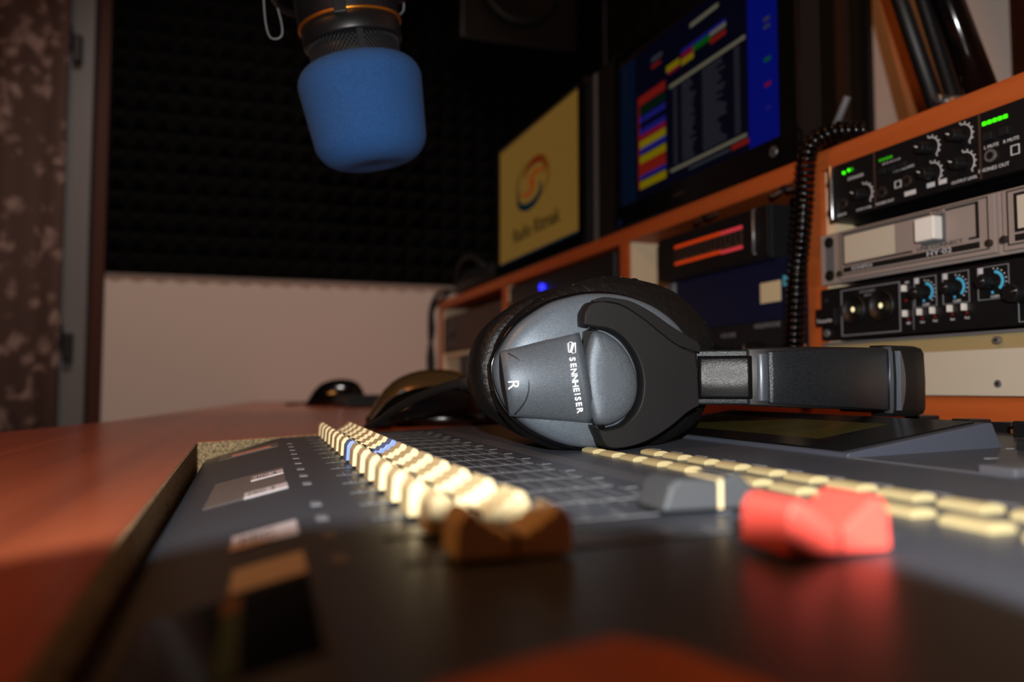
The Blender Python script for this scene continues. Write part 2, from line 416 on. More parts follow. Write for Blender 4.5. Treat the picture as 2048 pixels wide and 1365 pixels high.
for k in range(14):
    y = 0.16+0.0263*k
    if k != 4: strip(0.0135, 0.0165, y, y+0.007, 'print_grey', 0.00013)
mb.build('printed_scale', con, CO)
# fader cap (24 mm long, dished ridged top)
def cap_profile(L=0.0240, hi=0.0100, lo=0.0052, scal=True):
    h2 = L/2; pts = [(-h2, 0.0009), (-h2+0.0004, hi*0.75), (-h2+0.0016, hi-0.0006), (-h2+0.0030, hi)]
    N = 40
    for i in range(N+1):
        x = -h2+0.0034+(L-0.0068)*i/N; u = abs(x)/(h2-0.0034)
        z = lo+(hi-lo)*u**(1.45 if scal else 1.05)
        if scal: z += -0.0009*abs(math.cos(PI*(x+h2)/L*10))**1.5
        pts.append((x, z))
    pts += [(h2-0.0030, hi), (h2-0.0016, hi-0.0006), (h2-0.0004, hi*0.75), (h2, 0.0009)]
    return pts
def cap(x0, y0, m, name='fader_cap', label=None, L=0.024, W=0.0130, hi=0.0100, lo=0.0052, linem='black_line', scal=True, prof=None, tilt=0.0):
    mb = MB(); mb.prism(prof or cap_profile(L, hi, lo, scal), 'y', 0.0, W, m)
    mb.box((-0.003, W*0.4, -0.0008), (0.003, W*0.6, 0.0012), 'black')
    o = mb.build(name, con, (0, 0, 0), bevel=0.0011, seg=3)
    cx = x0+L/2; o.location = Vector((cx, y0, tz(cx)))-CO
    if label: o['label'] = label
    if linem:
        lb = MB(); pz = lo
        lb.box((-0.00035, -0.00012, 0.0013), (0.00035, 0.0003, pz+0.00025), linem); lb.box((-0.00035, -0.00012, pz-0.0001), (0.00035, W+0.0001, pz+0.00025), linem)
        l = lb.build('marker_line', o)
        if scal is False: pass
    return o
proto = cap(0.0349, FY[0], 'cream')
for k in range(1, 16):
    o = proto.copy(); COL.objects.link(o); o.location = Vector((0.0349+0.012, FY[k], tz(0.047)))-CO
    for ch in list(proto.children):
        c = ch.copy(); COL.objects.link(c); c.parent = o
    if k == 7:
        o.data = proto.data.copy(); o.data.materials[0] = MATS['lavender']; o['label'] = 'pale blue fader cap among the cream ones'
red = cap(0.0915, 0.1235, 'red_cap', label='red fader cap', L=0.0235, W=0.0150, hi=0.0110, lo=0.0050, linem='red_dull', scal=False)
gp = [(-0.014, 0.0012), (-0.0120, 0.0075), (-0.0095, 0.0092), (-0.002, 0.0088), (0.001, 0.0083), (0.004, 0.0093), (0.0065, 0.0102), (0.0085, 0.0096), (0.0140, 0.0040), (0.0145, 0.0012)]
gc = cap(0.0935, 0.1740, 'grey_cap', label='grey fader cap with a cream centre line', L=0.028, W=0.0150, hi=0.0100, lo=0.0088, linem=None, prof=gp)
lb = MB(); lb.box((0.0014, -0.0002, 0.0015), (0.0026, 0.0004, 0.0092), 'cream'); lb.box((0.0014, -0.0002, 0.0086), (0.0026, 0.0152, 0.0090), 'cream'); lb.build('marker_line', gc)
# push keys in two rows
def key(x, y, m='cream_key', L=0.0135, W=0.0074, hgt=0.0023):
    mb = MB(); pts = [(0, 0), (0, hgt*0.62)]+[(W*i/8, hgt*(0.68+0.32*math.sin(PI*i/8))) for i in range(1, 8)]+[(W, hgt*0.62), (W, 0)]
    mb.prism(pts, 'y', 0, L, m); o = mb.build('key', con, bevel=0.0003, seg=2); o.location = Vector((x, y, tz(x)))-CO; return o
k0 = key(0.1447, 0.3495-0.0135)
spots = [(0.1447, 0.3495-0.0208*k-0.0135) for k in range(1, 14)]+[(0.1630, 0.3245-0.0206*k-0.0135) for k in range(0, 13)]
for x, y in spots:
    c = k0.copy(); COL.objects.link(c); c.location = Vector((x, y, tz(x)))-CO
# label strips on the sloping front lip
def lipz(x): return knee[1]-0.24*(knee[0]-x) if x < knee[0] else tz(x)
def lip(x0, x1, y0, y1, m, name, label=None, h=0.00025, txt=None):
    mb = MB()
    vs = [(x, y, lipz(x)+dz) for dz in (0, h) for (x, y) in ((x0, y0), (x1, y0), (x1, y1), (x0, y1))]
    mb.add(vs, [(4, 5, 6, 7), (0, 1, 5, 4), (1, 2, 6, 5), (2, 3, 7, 6), (3, 0, 4, 7)], m)
    if txt:
        a = math.atan(0.24); xc = x0+(x1-x0)*0.40
        M = Matrix.Translation((xc, (y0+y1)/2, lipz(xc)+h+0.00005)) @ Matrix.Rotation(-a, 4, 'Y')
        mb.text(txt, (y1-y0)*0.75, M, 'black_line', 0.00003, sx=0.35)
    o = mb.build(name, con, CO)
    if label: o['label'] = label
lip(-0.0195, 0.0080, 0.288, 0.362, 'tape', 'clear_tape', 'clear tape strip', 0.00008)
lip(-0.0250, 0.0080, 0.490, 0.522, 'tape', 'clear_tape', 'clear tape strip', 0.00008)
lip(-0.0048, 0.0078, 0.3355, 0.3515, 'label_white', 'channel_label', 'white paper label', txt='MIC 4')
lip(-0.0063, 0.0083, 0.2870, 0.3015, 'label_white', 'channel_label', 'white paper label', txt='MIC 3')
lip(-0.0073, 0.0083, 0.1965, 0.2155, 'label_white', 'channel_label', 'large white paper label', txt='MIC')
lip(-0.0057, 0.0083, 0.1550, 0.1750, 'label_white', 'channel_label', 'shaded paper label')
lip(-0.0180, 0.0040, 0.500, 0.512, 'label_brown', 'channel_label', 'pinkish brown paper label')
lip(-0.0062, -0.0030, 0.110, 0.141, 'streak_green', 'streak', 'narrow green sticker')  # thin raised streaks, green near and yellow beyond
lip(-0.0066, -0.0032, 0.1412, 0.152, 'streak_yellow', 'streak', 'small yellow sticker')
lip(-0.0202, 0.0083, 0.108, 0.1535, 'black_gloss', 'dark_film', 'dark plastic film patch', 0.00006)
# display hump
mb = MB(); prof = [(0.2235, tz(0.2235)-0.001), (0.2235, 0.0071), (0.2245, 0.0077), (0.2975, 0.0188), (0.2995, 0.0187), (0.3048, tz(0.3048)-0.001)]
mb.prism(prof, 'y', 0.262, 0.46, 'console_blue_grey'); hump = mb.build('display_housing', con, CO, bevel=0.0006)
mb = MB(); dzs = (0.0188-0.0077)/(0.2975-0.2245)
def hz(x): return 0.0077+dzs*(x-0.2245)
def hq(x0, x1, y0, y1, m, h0, h1):
    vs = [(x, y, hz(x)+h) for h in (h0, h1) for (x, y) in ((x0, y0), (x1, y0), (x1, y1), (x0, y1))]
    mb.add(vs, [(4, 5, 6, 7), (0, 1, 5, 4), (1, 2, 6, 5), (2, 3, 7, 6), (3, 0, 4, 7)], m)
hq(0.2252, 0.2950, 0.267, 0.455, 'glass_black', -0.0002, 0.0008)
scrn = mb.build('display_glass', con, CO); scrn.parent = hump; scrn.location = (0, 0, 0)
mb = MB(); hq(0.2400, 0.2790, 0.300, 0.440, 'lcd_olive', 0.0008, 0.00085)
l = mb.build('lcd_window', con, CO); l.parent = hump; l['label'] = 'olive green display window'; l.location = (0, 0, 0)
# controls on the raised rear right part
for (x, y, L, W, hh, m, nm) in ((0.372, 0.314, 0.014, 0.016, 0.0050, 'black', 'rear_key'), (0.352, 0.281, 0.016, 0.016, 0.0075, 'black', 'rear_key'), (0.298, 0.238, 0.012, 0.012, 0.0045, 'black', 'rear_key'),
                               (0.226, 0.190, 0.014, 0.020, 0.0022, 'console_light', 'grey_key'), (0.395, 0.36, 0.014, 0.016, 0.004, 'black', 'rear_key'), (0.408, 0.41, 0.014, 0.016, 0.004, 'black', 'rear_key')):
    mb = MB(); mb.box((x, y, tz(x)-0.001), (x+W, y+L, tz(x+W)+hh), m)
    o = mb.build(nm, con, CO, bevel=0.0008)
mb = MB(); mb.box((0.3715, 0.3130, tz(0.37)-0.001), (0.3885, 0.3145, tz(0.37)+0.0022), 'cream'); mb.build('key_base', con, CO)
for (x, y) in ((0.262, 0.232), (0.300, 0.255), (0.325, 0.262)):
    mb = MB(); mb.box((x, y, tz(x)-0.0002), (x+0.006, y+0.0014, tz(x+0.006)+0.0001), 'print_grey'); mb.build('caption', con, CO)
mb = MB(); mb.box((0.2235, 0.19, tz(0.2235)-0.0006), (0.2245, 0.262, tz(0.2245)+0.0005), 'console_light'); mb.build('panel_step', con, CO)

# added flat orange shape close to the lens, object not identified
mb = MB(); mb.prism([(0.017, 0.0840), (0.030, 0.0900), (0.0435, 0.0945), (0.049, 0.088), (0.053, 0.074), (0.05, 0.056), (0.017, 0.056)], 'z', 0.0009, 0.0020, 'orange_grain')
o = mb.build('orange_piece', None, (0.03, 0.07, 0.0)); o.location = (0.03, 0.07, 0.0)
tag(o, 'flat orange brown piece on the near edge of the mixing console', 'wood piece')

# ================================================================== HEADPHONES
FX = 1569.0
_c, _s = math.cos(YAW), math.sin(YAW); _cp, _sp = math.cos(PITCH), math.sin(PITCH)
_fw = Vector((_s*_cp, _c*_cp, _sp)); _rt = Vector((_c, -_s, 0)); _up = _rt.cross(_fw)
def trace(u, v, y):
    """measured outline point of the photograph laid on the upright plane Y = y; returns (x, z)"""
    d = _fw+_rt*((u-1024)/FX)-_up*((v-682.5)/FX); t = y/d.y
    return (d.x*t, H+d.z*t)
def polar(pts, c, n=96):
    """closed smooth outline resampled at equal angles about c"""
    P = crom([(p[0], p[1], 0) for p in pts], 8, True)
    A = sorted([(math.atan2(p.y-c[1], p.x-c[0]) % (2*PI), math.hypot(p.x-c[0], p.y-c[1])) for p in P])
    A = [(A[-1][0]-2*PI, A[-1][1])]+A+[(A[0][0]+2*PI, A[0][1])]
    out = []; j = 0
    for k in range(n):
        g = 2*PI*k/n
        while A[j+1][0] < g: j += 1
        (a0, r0), (a1, r1) = A[j], A[j+1]; t = (g-a0)/max(1e-9, a1-a0)
        out.append(r0+(r1-r0)*t)
    return out
def ring(rad, c, s, y, clamp=True):
    o = []
    for k, r in enumerate(rad):
        g = 2*PI*k/len(rad); x = c[0]+r*s*math.cos(g); z = c[1]+r*s*math.sin(g)
        if clamp: z = max(z, tz(x)+0.0004)
        o.append(Vector((x, y, z)))
    return o
hp = thing('headphones', 'black closed headphones lying on the mixing console, right cup facing forward', 'headphones', (0.15, 0.37, tz(0.15)))
HO = hp.location
YF = 0.345
shell_px = [(998,735),(1011,697),(1046,647),(1105,606),(1150,591),(1193,584),(1252,587),(1310,606),(1357,638),(1387,676),(1400,715),(1402,755),(1383,823),(1340,861),(1266,893),(1193,899),(1134,890),(1076,863),(1032,826),(1006,782)]
cS = trace(1198, 742, YF); shell = polar([trace(u, v, YF) for u, v in shell_px], cS)
r1_px = [(976,741),(985,706),(1002,665),(1041,621),(1105,583),(1178,561),(1237,561),(1310,580),(1357,613),(1392,656),(1403,700),(1401,760),(1380,830),(1330,872),(1250,900),(1150,905),(1080,890),(1020,850),(988,800)]
cR1 = trace(1190, 735, 0.372); R1 = polar([trace(u, v, 0.372) for u, v in r1_px], cR1)
r2_px = [(938,741),(944,704),(964,662),(1011,619),(1075,586),(1160,572),(1250,572),(1330,600),(1380,660),(1390,720),(1380,790),(1320,850),(1240,885),(1150,895),(1064,880),(1011,856),(967,823),(945,782)]
cR2 = trace(1160, 732, 0.402); R2 = polar([trace(u, v, 0.402) for u, v in r2_px], cR2)
mb = MB()   # shell dome with rolled rim
mb.loft([ring(shell, cS, 0.98, 0.366), ring(shell, cS, 1.0, 0.3560), ring(shell, cS, 1.0, 0.3525), ring(shell, cS, 0.985, 0.3500), ring(shell, cS, 0.95, 0.3482), ring(shell, cS, 0.85, 0.3462),
         ring(shell, cS, 0.65, 0.3445), ring(shell, cS, 0.4, 0.3436), ring(shell, cS, 0.1, 0.3433)], 'cup_paint', True, True)
mb.build('ear_cup', hp, HO)
mb = MB(); mb.tube([v+Vector((0, 0.0012, 0)) for v in ring(shell, cS, 1.012, 0.3545)], 0.0010, 'black_gloss', 8, closed=True); mb.build('rim', hp, HO)
def mixc(a, b_, t): return (a[0]+(b_[0]-a[0])*t, a[1]+(b_[1]-a[1])*t)
mb = MB()
mb.loft([ring(shell, cS, 0.95, 0.3560), ring(shell, cS, 1.02, 0.3570), ring(R1, cR1, 0.985, 0.3590), ring(R1, cR1, 1.008, 0.3640), ring(R1, cR1, 1.0, 0.3720), ring(R1, cR1, 0.98, 0.3775), ring(R1, cR1, 0.93, 0.3815), ring(R1, cR1, 0.85, 0.3830), ring(R1, cR1, 0.6, 0.385)], 'leather', False, True)
mb.build('ear_cushion', hp, HO)
mb = MB()
mb.loft([ring(R2, cR2, 0.6, 0.3855), ring(R2, cR2, 0.92, 0.3860), ring(R2, cR2, 0.975, 0.3885), ring(R2, cR2, 1.0, 0.394), ring(R2, cR2, 1.0, 0.402), ring(R2, cR2, 0.98, 0.412), ring(R2, cR2, 0.93, 0.416)], 'leather', True, True)
mb.build('ear_cushion', hp, HO)
# seams and wrinkles along the cushions
mb = MB()
for k in range(0, 96, 3):
    g = 2*PI*k/96
    if g > 1.15*PI and g < 1.9*PI: continue
    r_ = R1[k]; p = [Vector((cR1[0]+r_*q*math.cos(g+dg), yy, max(tz(0.1)+0.002, cR1[1]+r_*q*math.sin(g+dg)))) for q, yy, dg in ((0.985, 0.3595, 0), (1.003, 0.3640, 0.01*(k % 5-2)), (0.998, 0.3720, 0.012*(k % 4-1)), (0.972, 0.378, 0.01))]
    mb.tube(crom(p, 4), 0.00055, 'leather', 6)
mb.build('wrinkles', hp, HO)
mb = MB()
mb.loft([ring(R2, cR2, 0.93, 0.416), ring(R2, cR2, 0.93, 0.426), ring(R2, cR2, 0.85, 0.431), ring(R2, cR2, 0.5, 0.434), ring(R2, cR2, 0.1, 0.435)], 'cup_paint', True, True)
mb.build('ear_cup', hp, HO)
# central slab of the right cup
def panel(px, y_front, y_back, m, name, bulge=0.0008, grow=0.0, insets=((1.0, 0.0), (0.985, 0.45), (0.955, 0.8), (0.90, 1.0)), centre=None, n=72, smooth_pts=True, parent=None):
    P = [trace(u, v, y_front) for u, v in px]; c = centre or (sum(p[0] for p in P)/len(P), sum(p[1] for p in P)/len(P))
    if smooth_pts: Q = [(p.x, p.y) for p in crom([(p[0], p[1], 0) for p in P], 5, True)]
    else: Q = P
    rings = [[Vector((c[0]+(q[0]-c[0])*(1+grow), y_back, c[1]+(q[1]-c[1])*(1+grow))) for q in Q]]
    for s_, t_ in insets:
        rings.append([Vector((c[0]+(q[0]-c[0])*s_, y_front+(1-t_)*bulge, c[1]+(q[1]-c[1])*s_)) for q in Q])
    mb = MB(); mb.loft(rings, m, True, True); return mb.build(name, parent or hp, HO)
def slab_y(s_, t):
    return 0.3452-0.0070*math.sin(PI*min(1, max(0, t)))**0.8-0.0008*s_+0.0035*(1-s_)**7
def spine(x_l, x_r, top, bot, m, name, yb=0.349):
    """curved slab between two side curves (pixel outlines), bulging towards its middle"""
    N = 20; rings = []
    for i in range(N+1):
        t = i/N; tb = math.sin(PI*t)
        pts = []
        for j in range(13):
            s_ = j/12
            u = top(s_)[0]*(1-t)+bot(s_)[0]*t+x_l(t)*(1-s_)+x_r(t)*s_; v = top(s_)[1]*(1-t)+bot(s_)[1]*t
            yy = slab_y(s_, t)
            x, z = trace(u, v, 0.340); pts.append(Vector((x, yy, z)))
        rings.append(pts)
    mb = MB()
    back = [[Vector((p.x, yb, p.z)) for p in r] for r in rings]
    mb.loft(rings, m, closed=False)
    bd = rings[0]+[r[-1] for r in rings[1:]]+rings[-1][-2::-1]+[r[0] for r in rings[-2:0:-1]]
    bb = [Vector((p.x, yb, p.z)) for p in bd]
    mb.loft([bd, bb], 'black_rubber')
    return mb.build(name, hp, HO)
sp = spine(lambda t: -8*math.sin(PI*t), lambda t: -4*math.sin(PI*min(1, t*1.3))+2*t,
           lambda s_: (1010+155*s_, 702-40*s_), lambda s_: (1030+158*s_, 834+14*s_), 'slab_paint', 'centre_slab')
mb = MB(); rg = [trace(u, v, 0.3385) for u, v in ((1024, 706), (1041, 719), (1053, 742), (1058, 772), (1055, 798), (1046, 817), (1037, 829))]
ys = [slab_y(0.14+0.10*math.sin(PI*q), q)-0.0001 for q in (0.06, 0.16, 0.32, 0.53, 0.72, 0.85, 0.93)]
mb.tube(crom([(p[0], y+0.0001, p[1]) for p, y in zip(rg, ys)], 6), 0.00028, 'black', 8); s2 = mb.build('seam', hp, HO); s2.parent = sp; s2.location = (0, 0, 0)
# text on the slab, reading downwards
def tm(u, v, y, extra=0.0, ang=0.0):
    x, z = trace(u, v, y)
    R = Matrix(((0, 1, 0), (0, 0, -1), (-1, 0, 0))).to_4x4()
    return Matrix.Translation((x, y+extra, z)) @ Matrix.Rotation(ang, 4, 'Y') @ R
mb = MB()
word = 'SENNHEISER'; vv = [719, 731, 744, 757, 769, 780, 789, 798, 809, 821]; uu = [1144, 1146, 1147, 1149, 1150, 1152, 1154, 1155, 1157, 1159]
for ch, u, v in zip(word, uu, vv):
    t = (v-662)/185; yy = slab_y(0.86, t)-0.0002
    mb.text(ch, 0.0041, tm(u, v, yy-0.0002, ang=-0.12), 'letter_white', 0.00030, offset=0.00010, shear=0.0)
x, z = trace(1143, 696, 0.3405)
yy = slab_y(0.85, 0.19)-0.0004
def quadp(pts, y): mb.prism([(x+a, z+b_) for a, b_ in pts], 'y', y-0.0001, y+0.0016, 'letter_white')
a = 0.0019; b2 = 0.0027; w_ = 0.00035
quadp([(-a, -b2), (a, -b2), (a, -b2+w_), (-a, -b2+w_)], yy); quadp([(-a, b2-w_), (a, b2-w_), (a, b2), (-a, b2)], yy)
quadp([(-a, -b2), (-a+w_, -b2), (-a+w_, b2), (-a, b2)], yy); quadp([(a-w_, -b2), (a, -b2), (a, b2), (a-w_, b2)], yy)
quadp([(-a*0.75, -b2), (-a*0.15, -b2), (a*0.75, b2), (a*0.15, b2)], yy)
o = mb.build('brand_lettering', hp, HO); o.parent = sp; o['label'] = 'white lettering and square emblem'
mb = MB(); mb.text('R', 0.0074, tm(1026, 770, 0.3389, slab_y(0.14, 0.55)-0.3389-0.0003, ang=-0.05), 'letter_white', 0.0004)
o = mb.build('side_letter', hp, HO); o.parent = sp; o['label'] = 'white letter R'
dome_px = [(1190,664),(1205,661),(1220,666),(1246,685),(1268,717),(1281,757),(1280,794),(1268,823),(1246,843),(1220,853),(1200,851),(1190,835),(1180,794),(1176,750),(1178,705)]
panel(dome_px, 0.3375, 0.349, 'slab_paint', 'half_dome', bulge=0.006, insets=((1.0, 0.0), (0.99, 0.25), (0.965, 0.50), (0.92, 0.70), (0.82, 0.86), (0.6, 0.97), (0.3, 1.0)))
gap_px = [(1166, 664), (1184, 655), (1197, 657), (1192, 664), (1180, 700), (1178, 750), (1182, 794), (1192, 838), (1205, 853), (1192, 855), (1184, 845), (1174, 800), (1166, 750), (1163, 700)]
P = [trace(u, v, 0.343) for u, v in gap_px]; mb = MB(); mb.prism(P, 'y', 0.3415, 0.349, 'black'); mb.build('hinge_gap', hp, HO)
for u, v in ((1186, 657), (1202, 855)):
    x, z = trace(u, v, 0.3395); mb = MB(); mb.cyl((x-0.0022, 0.3405, z), (x+0.0022, 0.3405, z+0.0002), 0.0011, 'black_gloss', 12); mb.build('pivot_pin', hp, HO, bevel=0.0004)
yoke_px = [(1184,607),(1197,603),(1215,604),(1246,612),(1287,638),(1325,669),(1357,692),(1391,707),(1396,758),(1399,812),(1375,826),(1340,855),(1296,882),(1252,896),(1217,896),(1203,876),(1190,852),
           (1207,861),(1230,858),(1252,849),(1275,823),(1286,790),(1286,750),(1274,712),(1250,678),(1220,659),(1190,654),(1168,650),(1170,628),(1177,615)]
def smoothpoly(px, y, corner=()):
    out = []; n = len(px); P = [Vector((p[0], p[1], 0)) for p in px]
    for i in range(n):
        a, b_, c, d = P[i-1], P[i], P[(i+1) % n], P[(i+2) % n]
        ta = (c-a)*0.5; td = (d-b_)*0.5
        if i in corner: ta = c-b_
        if (i+1) % n in corner: td = c-b_
        for k in range(6):
            t = k/6; t2 = t*t; t3 = t2*t
            q = b_*(2*t3-3*t2+1)+ta*(t3-2*t2+t)+c*(-2*t3+3*t2)+td*(t3-t2); out.append(trace(q.x, q.y, y))
    return out
mb = MB(); P = smoothpoly(yoke_px, 0.3375, (7, 9, 16, 27))
cY = trace(1200, 755, 0.3375)
def grow(P, d):
    n = len(P); out = []
    for i in range(n):
        a = Vector(P[i-1]); b_ = Vector(P[i]); c = Vector(P[(i+1) % n]); t = (c-a).normalized(); out.append((b_.x-t.y*-d if False else b_.x+(-t.y)*d, b_.y+t.x*d))
    return out
area = sum(P[i-1][0]*P[i][1]-P[i][0]*P[i-1][1] for i in range(len(P)))
sg = -1 if area > 0 else 1
rings = []
for d, y in ((0.0006, 0.3500), (0.0006, 0.3420), (0.0, 0.3380), (-0.0006, 0.3372)):
    Q = grow(P, d*sg); rings.append([Vector((q[0], y, q[1])) for q in Q])
mb.loft(rings, 'matte_dark', True, True)
for q in range(len(mb.sm)): mb.sm[q] = (q < len(mb.sm)-2)
mb.build('yoke', hp, HO)
# darker flange standing behind the top of the yoke
fl_px = [(1188,600),(1205,595),(1230,597),(1262,604),(1300,624),(1340,652),(1372,672),(1396,688),(1398,706),(1357,692),(1325,669),(1287,638),(1246,612),(1215,604),(1190,606)]
mb = MB(); mb.prism(smoothpoly(fl_px, 0.343, (0, 8)), 'y', 0.342, 0.3500, 'black'); mb.build('yoke_flange', hp, HO, bevel=0.0005)
# headband
path = [(0.2035, 0.3480), (0.2180, 0.3385), (0.2350, 0.3300), (0.258, 0.3270), (0.286, 0.3310), (0.310, 0.3400), (0.3330, 0.3515), (0.352, 0.3610), (0.3665, 0.3715), (0.3755, 0.3850), (0.3790, 0.404), (0.375, 0.425), (0.360, 0.446), (0.33, 0.458), (0.29, 0.465), (0.25, 0.462), (0.21, 0.448)]
PP = crom([(a, b_, 0) for a, b_ in path], 8)
def band(i0, i1, zt, zb, off_out, thick, m, name, r=0.0022, parent=None):
    rings = []
    N = i1-i0
    for i in range(i0, i1+1):
        p = PP[i]; a = PP[max(0, i-1)]; c = PP[min(len(PP)-1, i+1)]; t = (c-a).normalized(); nrm = Vector((t.y, -t.x, 0))
        s_ = (i-i0)/N; T = zt(s_) if callable(zt) else zt; B = zb(s_) if callable(zb) else zb
        oo = off_out(s_) if callable(off_out) else off_out
        sec = []
        rr = min(r, (T-B)/2.01)
        for (ox, zz) in ((oo-rr, B), (oo-rr*0.3, B+rr*0.3), (oo, B+rr), (oo+0.0004, (T+B)/2), (oo, T-rr), (oo-rr*0.3, T-rr*0.3), (oo-rr, T), (oo-thick, T), (oo-thick, B)):
            sec.append(Vector((p.x+nrm.x*ox, p.y+nrm.y*ox, zz)))
        rings.append(sec)
    mb = MB(); mb.loft(rings, m, True, True); return mb.build(name, parent or hp, HO)
N_ = len(PP)-1
band(1, 18, 0.0527, 0.0254, 0.0, 0.0050, 'band_paint', 'slider_housing', 0.0010)
band(2, 13, 0.0497, 0.0282, 0.0016, 0.003, 'slider_metal', 'slider_arm', 0.0016)
mb = MB()
band(14, 16, 0.0508, 0.0272, 0.0010, 0.003, 'silver_paint', 'slider_edge', 0.0006)
band(16, 44, lambda s_: 0.0518+0.0030*s_, lambda s_: 0.0262-0.0046*s_, 0.0012, 0.0040, 'band_paint', 'headband_shell', 0.0006)
band(12, 52, lambda s_: 0.0535+0.0024*s_, lambda s_: 0.0250-0.0045*s_, 0.0002, 0.0045, 'black', 'headband_core', 0.0010)
band(44, 45, 0.0562, 0.0200, 0.0022, 0.0040, 'silver_paint', 'trim_bar', 0.0006)
band(45, 92, lambda s_: 0.0572+0.0008*math.sin(PI*s_), lambda s_: 0.0182-0.0008*math.sin(PI*s_), lambda s_: 0.0022+0.0028*min(1, s_*5), 0.012, 'matte_dark', 'headband_pad', 0.0042)
band(92, N_, 0.0535, 0.0230, 0.0012, 0.0045, 'band_paint', 'headband_shell', 0.0010)
# crescent inlay on the pad
mb = MB(); pts = []
for i in range(13):
    s_ = i/12; pts.append((0.0002+0.0070*math.sin(PI*s_)**0.8, 0.0215+0.0325*s_))
p = PP[46]; a_ = PP[45]; c_ = PP[49]; t = (c_-a_).normalized(); nrm = Vector((t.y, -t.x, 0))
base = p
vs = []
for (d, zz) in pts: q = base+t*d+nrm*(0.0052); vs.append(Vector((q.x, q.y, zz)))
for zz in (0.054, 0.0215): q = base+nrm*0.0052; vs.append(Vector((q.x, q.y, zz)))
nV = len(vs); vs2 = [v-nrm*0.0035 for v in vs]
mb.add(vs+vs2, [list(range(nV)), list(range(2*nV-1, nV-1, -1))]+[(i, (i+1) % nV, nV+(i+1) % nV, nV+i) for i in range(nV)], 'silver_paint')
mb.build('pad_inlay', hp, HO)
mb = MB(); mb.cyl((0.2010, 0.3470, 0.0250), (0.2010, 0.3470, 0.0530), 0.0045, 'matte_dark', 20); mb.build('swivel_joint', hp, HO)
mb = MB(); mb.prism([(0.185, 0.434), (0.185, 0.445), (0.225, 0.452), (0.225, 0.444)], 'z', 0.024, 0.052, 'matte_dark'); mb.build('yoke', hp, HO)
# cable of the headphones
mb = MB()
cab = crom([(0.128, 0.425, 0.0375), (0.1114, 0.440, 0.0370), (0.102, 0.455, 0.0345), (0.0956, 0.470, 0.0311), (0.088, 0.495, 0.0255), (0.0823, 0.520, 0.0193), (0.078, 0.550, 0.0120), (0.0754, 0.580, 0.0066), (0.074, 0.600, 0.0042), (0.080, 0.625, 0.0036), (0.10, 0.66, 0.0030)], 8)
mb.tube(cab, 0.0026, 'black_rubber', 14); mb.build('cable', hp, HO)
mb = MB(); mb.tube([cab[6], cab[10]], 0.0042, 'black_rubber', 14); mb.build('strain_relief', hp, HO, bevel=0.0008)

# ================================================================== RACK CABINET AND SHELF
RA = math.radians(2.65); R0 = Vector((0.468, 0.40, 0))
def RW(t, s_, z): return Vector((R0.x+t*math.cos(RA)-s_*math.sin(RA), R0.y+t*math.sin(RA)+s_*math.cos(RA), z))
def rthing(name, label, cat, org, group=None):
    return thing(name, label, cat, RW(*org), RA, group)
# cabinet: x = into the cabinet, y = along it, z = up
org = (0, 0.5, 0.0)
cab_ = rthing('shelf_unit', 'long orange brown wooden shelf unit holding rack gear and two screens', 'shelf unit', org)
def rp(name, fn, parent=cab_, org=org, bevel=0.0, label=None):
    mb = MB(); fn(mb); o = mb.build(name, parent, org, bevel)
    if label: o['label'] = label
    return o
rp('top_board', lambda m: (m.box((0.0, -0.36, 0.2225), (0.40, 1.47, 0.2405), 'beech_shelf')), bevel=0.0015)
rp('base_board', lambda m: m.box((0.0, -0.36, 0.0005), (0.40, 1.47, 0.0275), 'beech_shelf'))
for s0, s1, front in ((0.1655, 0.1835, 'beech_shelf'), (0.518, 0.536, 'beech_shelf'), (0.985, 1.003, 'beech_shelf'), (1.452, 1.47, 'beech_shelf'), (-0.36, -0.342, 'beech_shelf')):
    def f(m, s0=s0, s1=s1):
        m.box((0.0, s0, 0.0275), (0.006, s1, 0.2225), 'beech_shelf'); m.box((0.006, s0, 0.0275), (0.39, s1, 0.2225), 'melamine')
    rp('upright_panel', f)
rp('back_panel', lambda m: m.box((0.39, -0.36, 0.0275), (0.398, 1.47, 0.2225), 'device_brown'))
# chipboard rails that carry the rack ears
rp('rack_rail', lambda m: m.box((0.006, 0.1545, 0.0275), (0.026, 0.1655, 0.2225), 'melamine'))
def rtext(mb, body, size, s_, z, m='print_white', t=-0.0, sx=1.0, offset=0.0):
    """text on the front face (normal -x), reading towards -y"""
    R = Matrix(((0, 0, -1), (-1, 0, 0), (0, 1, 0))).to_4x4()
    mb.text(body, size, Matrix.Translation((t, s_, z)) @ R, m, 0.00008, sx=sx, offset=offset)
def rframe(mb, s0, s1, z0, z1, w, m, t):
    mb.box((t-0.0004, s0, z0), (t+0.0003, s1, z0+w), m); mb.box((t-0.0004, s0, z1-w), (t+0.0003, s1, z1), m)
    mb.box((t-0.0004, s0, z0+w), (t+0.0003, s0+w, z1-w), m); mb.box((t-0.0004, s1-w, z0+w), (t+0.0003, s1, z1-w), m)
def screws(parent, org, pts, m='black', r=0.0042, t=-0.001):
    for s_, z in pts:
        mb = MB(); mb.cyl((t-0.0022, s_, z), (t+0.001, s_, z), r, m, 14); mb.cyl((t-0.0026, s_, z), (t-0.0020, s_, z), r*0.45, 'black_line', 6); mb.build('screw', parent, org, bevel=0.0006)
